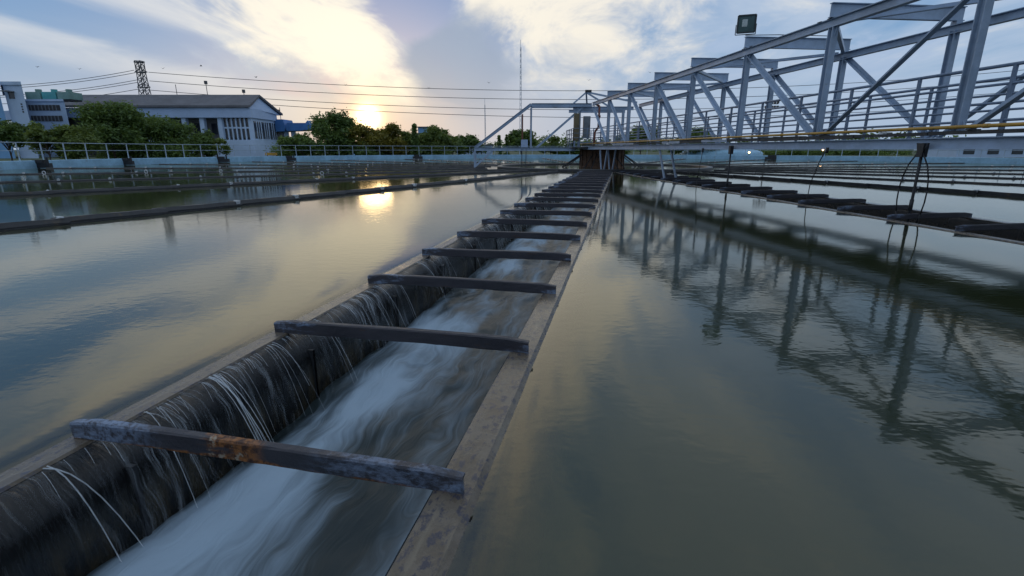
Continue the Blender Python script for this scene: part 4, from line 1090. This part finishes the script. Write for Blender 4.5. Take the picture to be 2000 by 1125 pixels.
for i, px in enumerate((140, 168, 198, 232, 262)):
    Y = 84.; a = at(px, 206, Y); t = thing('roof_gantry', ('small steel frame on the hall roof, %s from the office' % ORD[i]), 'frame', a, 0, 'small frames on the hall roof')
    for s in (-.35, .35): MB().bar(a + Vector((s, 0, -.6)), a + Vector((s, 0, 1.5)), .07, .07, (0, 1, 0)).build('leg', 'mast_steel', t)
    for z in (.7, 1.4): MB().bar(a + Vector((-.5, 0, z)), a + Vector((.5, 0, z)), .06, .06).build('crosspiece', 'mast_steel', t)

# ------------------------------------------------------------------ pylon, wires, masts
def pylon():
    Y = 150.; base = at(303, 292, Y); top = at(266, 119, Y).z; base.z = .12
    t = thing('lattice_pylon', 'steel lattice power pylon behind the hall', 'pylon', base)
    H = top - .12; x, y = base.x, Y; lev = 16
    def hw(h): return 1.75 - 1.0 * min(1, h / H / .85) 
    cor = lambda h: [Vector((x + sx * hw(h), y + sy * hw(h), .12 + h)) for sx, sy in ((-1, -1), (1, -1), (1, 1), (-1, 1))]
    hs = [H * (i / lev) for i in range(lev + 1)]
    legs = [MB() for _ in range(4)]; br = MB()
    for i in range(lev):
        a, b = cor(hs[i]), cor(hs[i + 1])
        for q in range(4):
            legs[q].bar(a[q], b[q], .18, .18)
            br.bar(a[q], b[(q + 1) % 4], .09, .09); br.bar(a[(q + 1) % 4], b[q], .09, .09); br.bar(b[q], b[(q + 1) % 4], .09, .09)
    for lg in legs: lg.build('leg', 'mast_steel', t)
    br.build('bracing', 'mast_steel', t)
    for z, w in ((.985, 1.5), (.88, 1.7), (.72, 1.8), (.56, 1.9)):
        c = MB(); zz = .12 + H * z
        for s in (-1, 1):
            c.bar((x, y - .5, zz), (x + s * w, y, zz + .1), .2, .2); c.bar((x, y + .5, zz), (x + s * w, y, zz + .1), .2, .2); c.bar((x, y, zz + 1.2 if z < .98 else zz + .3), (x + s * w, y, zz + .12), .14, .14)
        c.build('cross_arm', 'mast_steel', t)
    return x, Y, H
px_, py_, pH = pylon()
def wire(p0, p1, sag, label, n=28):
    pts = []
    for i in range(n + 1):
        q = i / n; p = Vector(p0).lerp(Vector(p1), q); p.z -= sag * 4 * q * (1 - q); pts.append(p)
    t = MB().path(pts, .07, 4).build('power_line', 'wire', None); tag(t, label, 'wire', 'power lines strung from the pylon')
Y = 150.
for i, (pl, pr, lab) in enumerate((((290, 141), (1250, 163), 'topmost power line running right from the pylon over the sun'), ((292, 158), (1260, 181), 'second power line from the top running right from the pylon'), ((294, 176), (1270, 205), 'third power line from the top running right from the pylon'), ((296, 186), (1270, 228), 'lowest power line running right from the pylon just above the sun'))):
    a = at(*pl, Y); b = at(2300, 292 - (292 - pr[1]) * 1.15, Y + 12); b.z = at(1000, pr[1] - 40, Y + 12).z + 3
    wire(a, b, 7.5, lab, 40)
for i, (pl, pr, lab) in enumerate((((262, 137), (-60, 170), 'topmost power line running left from the pylon'), ((264, 142), (-60, 174), 'second power line running left from the pylon'), ((268, 156), (-60, 188), 'third power line running left from the pylon'), ((268, 161), (-60, 191), 'fourth power line running left from the pylon'), ((270, 174), (-60, 204), 'lowest power line running left from the pylon'))):
    wire(at(*pl, Y), at(*pr, Y), 1.0, lab, 14)
def mast(px, py, Y, lab, r):
    a = at(px, 292, Y); b = at(px, py, Y); b.x = a.x; a.z = .12
    t = thing('radio_mast', lab, 'mast', a, 0, 'thin masts')
    n = 20
    for i in range(3):
        an = i * 2.094; o = Vector((math.cos(an) * r, math.sin(an) * r, 0)); MB().tube(a + o, b + o * .35, .05, 4).build('leg', 'aluminium', t)
    k = MB()
    for j in range(n):
        z0, z1 = j / n, (j + 1) / n
        for i in range(3):
            o0 = Vector((math.cos(i * 2.094) * r, math.sin(i * 2.094) * r, 0)) * (1 - .65 * z0); o1 = Vector((math.cos(i * 2.094 + 2.094) * r, math.sin(i * 2.094 + 2.094) * r, 0)) * (1 - .65 * z1)
            k.tube(a.lerp(b, z0) + o0, a.lerp(b, z1) + o1, .025, 4)
    k.build('lattice', 'aluminium', t); MB().tube(b, b + Vector((0, 0, 1.5)), .04, 4).build('tip', 'aluminium', t)
mast(1016, 92, 120, 'tall thin lattice mast behind the arm frame', .32)
mast(948, 205, 140, 'shorter faint mast left of the tall mast', .2)
def light_mast():
    Y = 110.; a = at(1496, 292, Y); a.z = .12; b = at(1496, 203, Y); b.x = a.x
    t = thing('light_mast', 'distant lighting mast with lamp rack seen through the truss', 'mast', a)
    MB().tube(a, b, .16, 8, .1).build('shaft', 'mast_steel', t)
    for z in (0, -.9): MB().bar(b + Vector((-1.3, 0, z)), b + Vector((1.3, 0, z)), .12, .12).build('rack', 'mast_steel', t)
    for z in (0, -.9):
        for i in range(5): MB().box(b + Vector((-1.2 + i * .6 - .17, -.3, z + .06)), b + Vector((-1.2 + i * .6 + .17, .1, z + .55))).build('lamp_head', 'mast_steel', t)
light_mast()
# lit yard lamps and the blue covered tank seen under the bridge
for px, py, lab in ((1463, 300, 'lit yard lamp in front of the blue covered tank'), (1607, 295, 'lit yard lamp under the middle of the bridge'), (1805, 296, 'lit yard lamp under the right of the bridge')):
    Y = 74.; p = at(px, py, Y); t = thing('yard_lamp', lab, 'lamp', (p.x, Y, .12), 0, 'lit yard lamps under the bridge')
    MB().tube((p.x, Y, .12), (p.x, Y, p.z + .05), .05, 8).build('post', 'mast_steel', t)
    mb = MB(); nseg = 10
    for i in range(5):
        z0, z1 = -1 + 2 * i / 5, -1 + 2 * (i + 1) / 5; r0, r1 = max(.02, math.sqrt(1 - z0 * z0)), max(.02, math.sqrt(1 - z1 * z1))
        mb.tube((p.x, Y, p.z + .12 * z0 + .15), (p.x, Y, p.z + .12 * z1 + .15), .12 * r0, nseg, .12 * r1)
    mb.build('globe', 'lamp_glow', t, True)
def dome():
    Y = 78.; c = at(1440, 300, Y); r = 6.2
    t = thing('covered_tank', 'low light blue domed tank cover seen under the bridge', 'tank', (c.x, Y + r, .12))
    v = []; f = []; n = 32; prof = [(r, .12), (r, .55)] + [(r * math.cos(a), .55 + .85 * math.sin(a)) for a in (.3, .6, .9, 1.2, 1.5)]
    m = len(prof)
    for i in range(n):
        a = 2 * math.pi * i / n; v += [(rr * math.cos(a), rr * math.sin(a), z - .12) for rr, z in prof]
    for i in range(n):
        for j in range(m - 1): f.append((i * m + j, ((i + 1) % n) * m + j, ((i + 1) % n) * m + j + 1, i * m + j + 1))
    link('cover', mesh_of('cover', v, f, 'tank_blue', True), t)
    MB().tube((c.x, Y + r, 1.35), (c.x, Y + r, 1.6), .3, 10).build('hatch', 'tank_blue', t)
dome()
def shed(px0, px1, pyt, Y, lab, mat):
    x0, x1 = at(px0, 290, Y).x, at(px1, 290, Y).x; z = at(px0, pyt, Y).z
    t = thing('low_shed', lab, 'shed', (x0, Y, .12))
    MB().box((x0, Y, .12), (x1, Y + 6, z)).build('wall', mat, t); MB().box((x0 - .3, Y - .3, z), (x1 + .3, Y + 6.3, z + .2)).build('roof', 'roof_grey', t)
    n = max(2, int((x1 - x0) / 2.5))
    for i in range(n):
        xc = x0 + (x1 - x0) * (i + .5) / n; MB().box((xc - .7, Y - .05, .12 + (z - .12) * .3), (xc + .7, Y - .002, .12 + (z - .12) * .8)).build('window', 'window_dark', t)
shed(1870, 2060, 286, 66, 'low white shed beyond the rim at the far right', 'white_wall')
shed(895, 960, 284, 100, 'small distant white shed left of the arm frame foot', 'white_wall')
shed(818, 836, 249, 120, 'pale blue distant water tank house right of the cypress', 'blue_wall')

# birds
for i, (px, py) in enumerate(((73, 131), (155, 135), (393, 129), (500, 151), (675, 166), (838, 172), (955, 162), (1150, 157), (318, 134), (1270, 142))):
    Y = 60.; p = at(px, py, Y); t = thing('bird', 'tiny dark bird flying in the sky, %s of ten from the left' % ORD[sorted([73, 155, 393, 500, 675, 838, 955, 1150, 318, 1270]).index(px)], 'bird', p, random.uniform(0, 3), 'birds in the sky')
    link('body', mesh_of('body', [(-.17, 0, 0), (-.05, -.035, .02), (-.05, .035, .02), (-.05, 0, -.04), (.17, 0, .01)], [(0, 2, 1), (0, 1, 3), (0, 3, 2), (4, 1, 2), (4, 3, 1), (4, 2, 3)], 'bird_grey'), t)
    for s in (-1, 1): link('wing', mesh_of('wing', [(-.06, s * .02, .01), (.06, s * .02, .01), (.02, s * .16, .10), (-.06, s * .30, .05), (-.08, s * .14, .08), (0, s * .1, .04)], [(0, 1, 2, 4), (4, 2, 3), (0, 5, 1), (1, 5, 2)], 'bird_grey'), t)
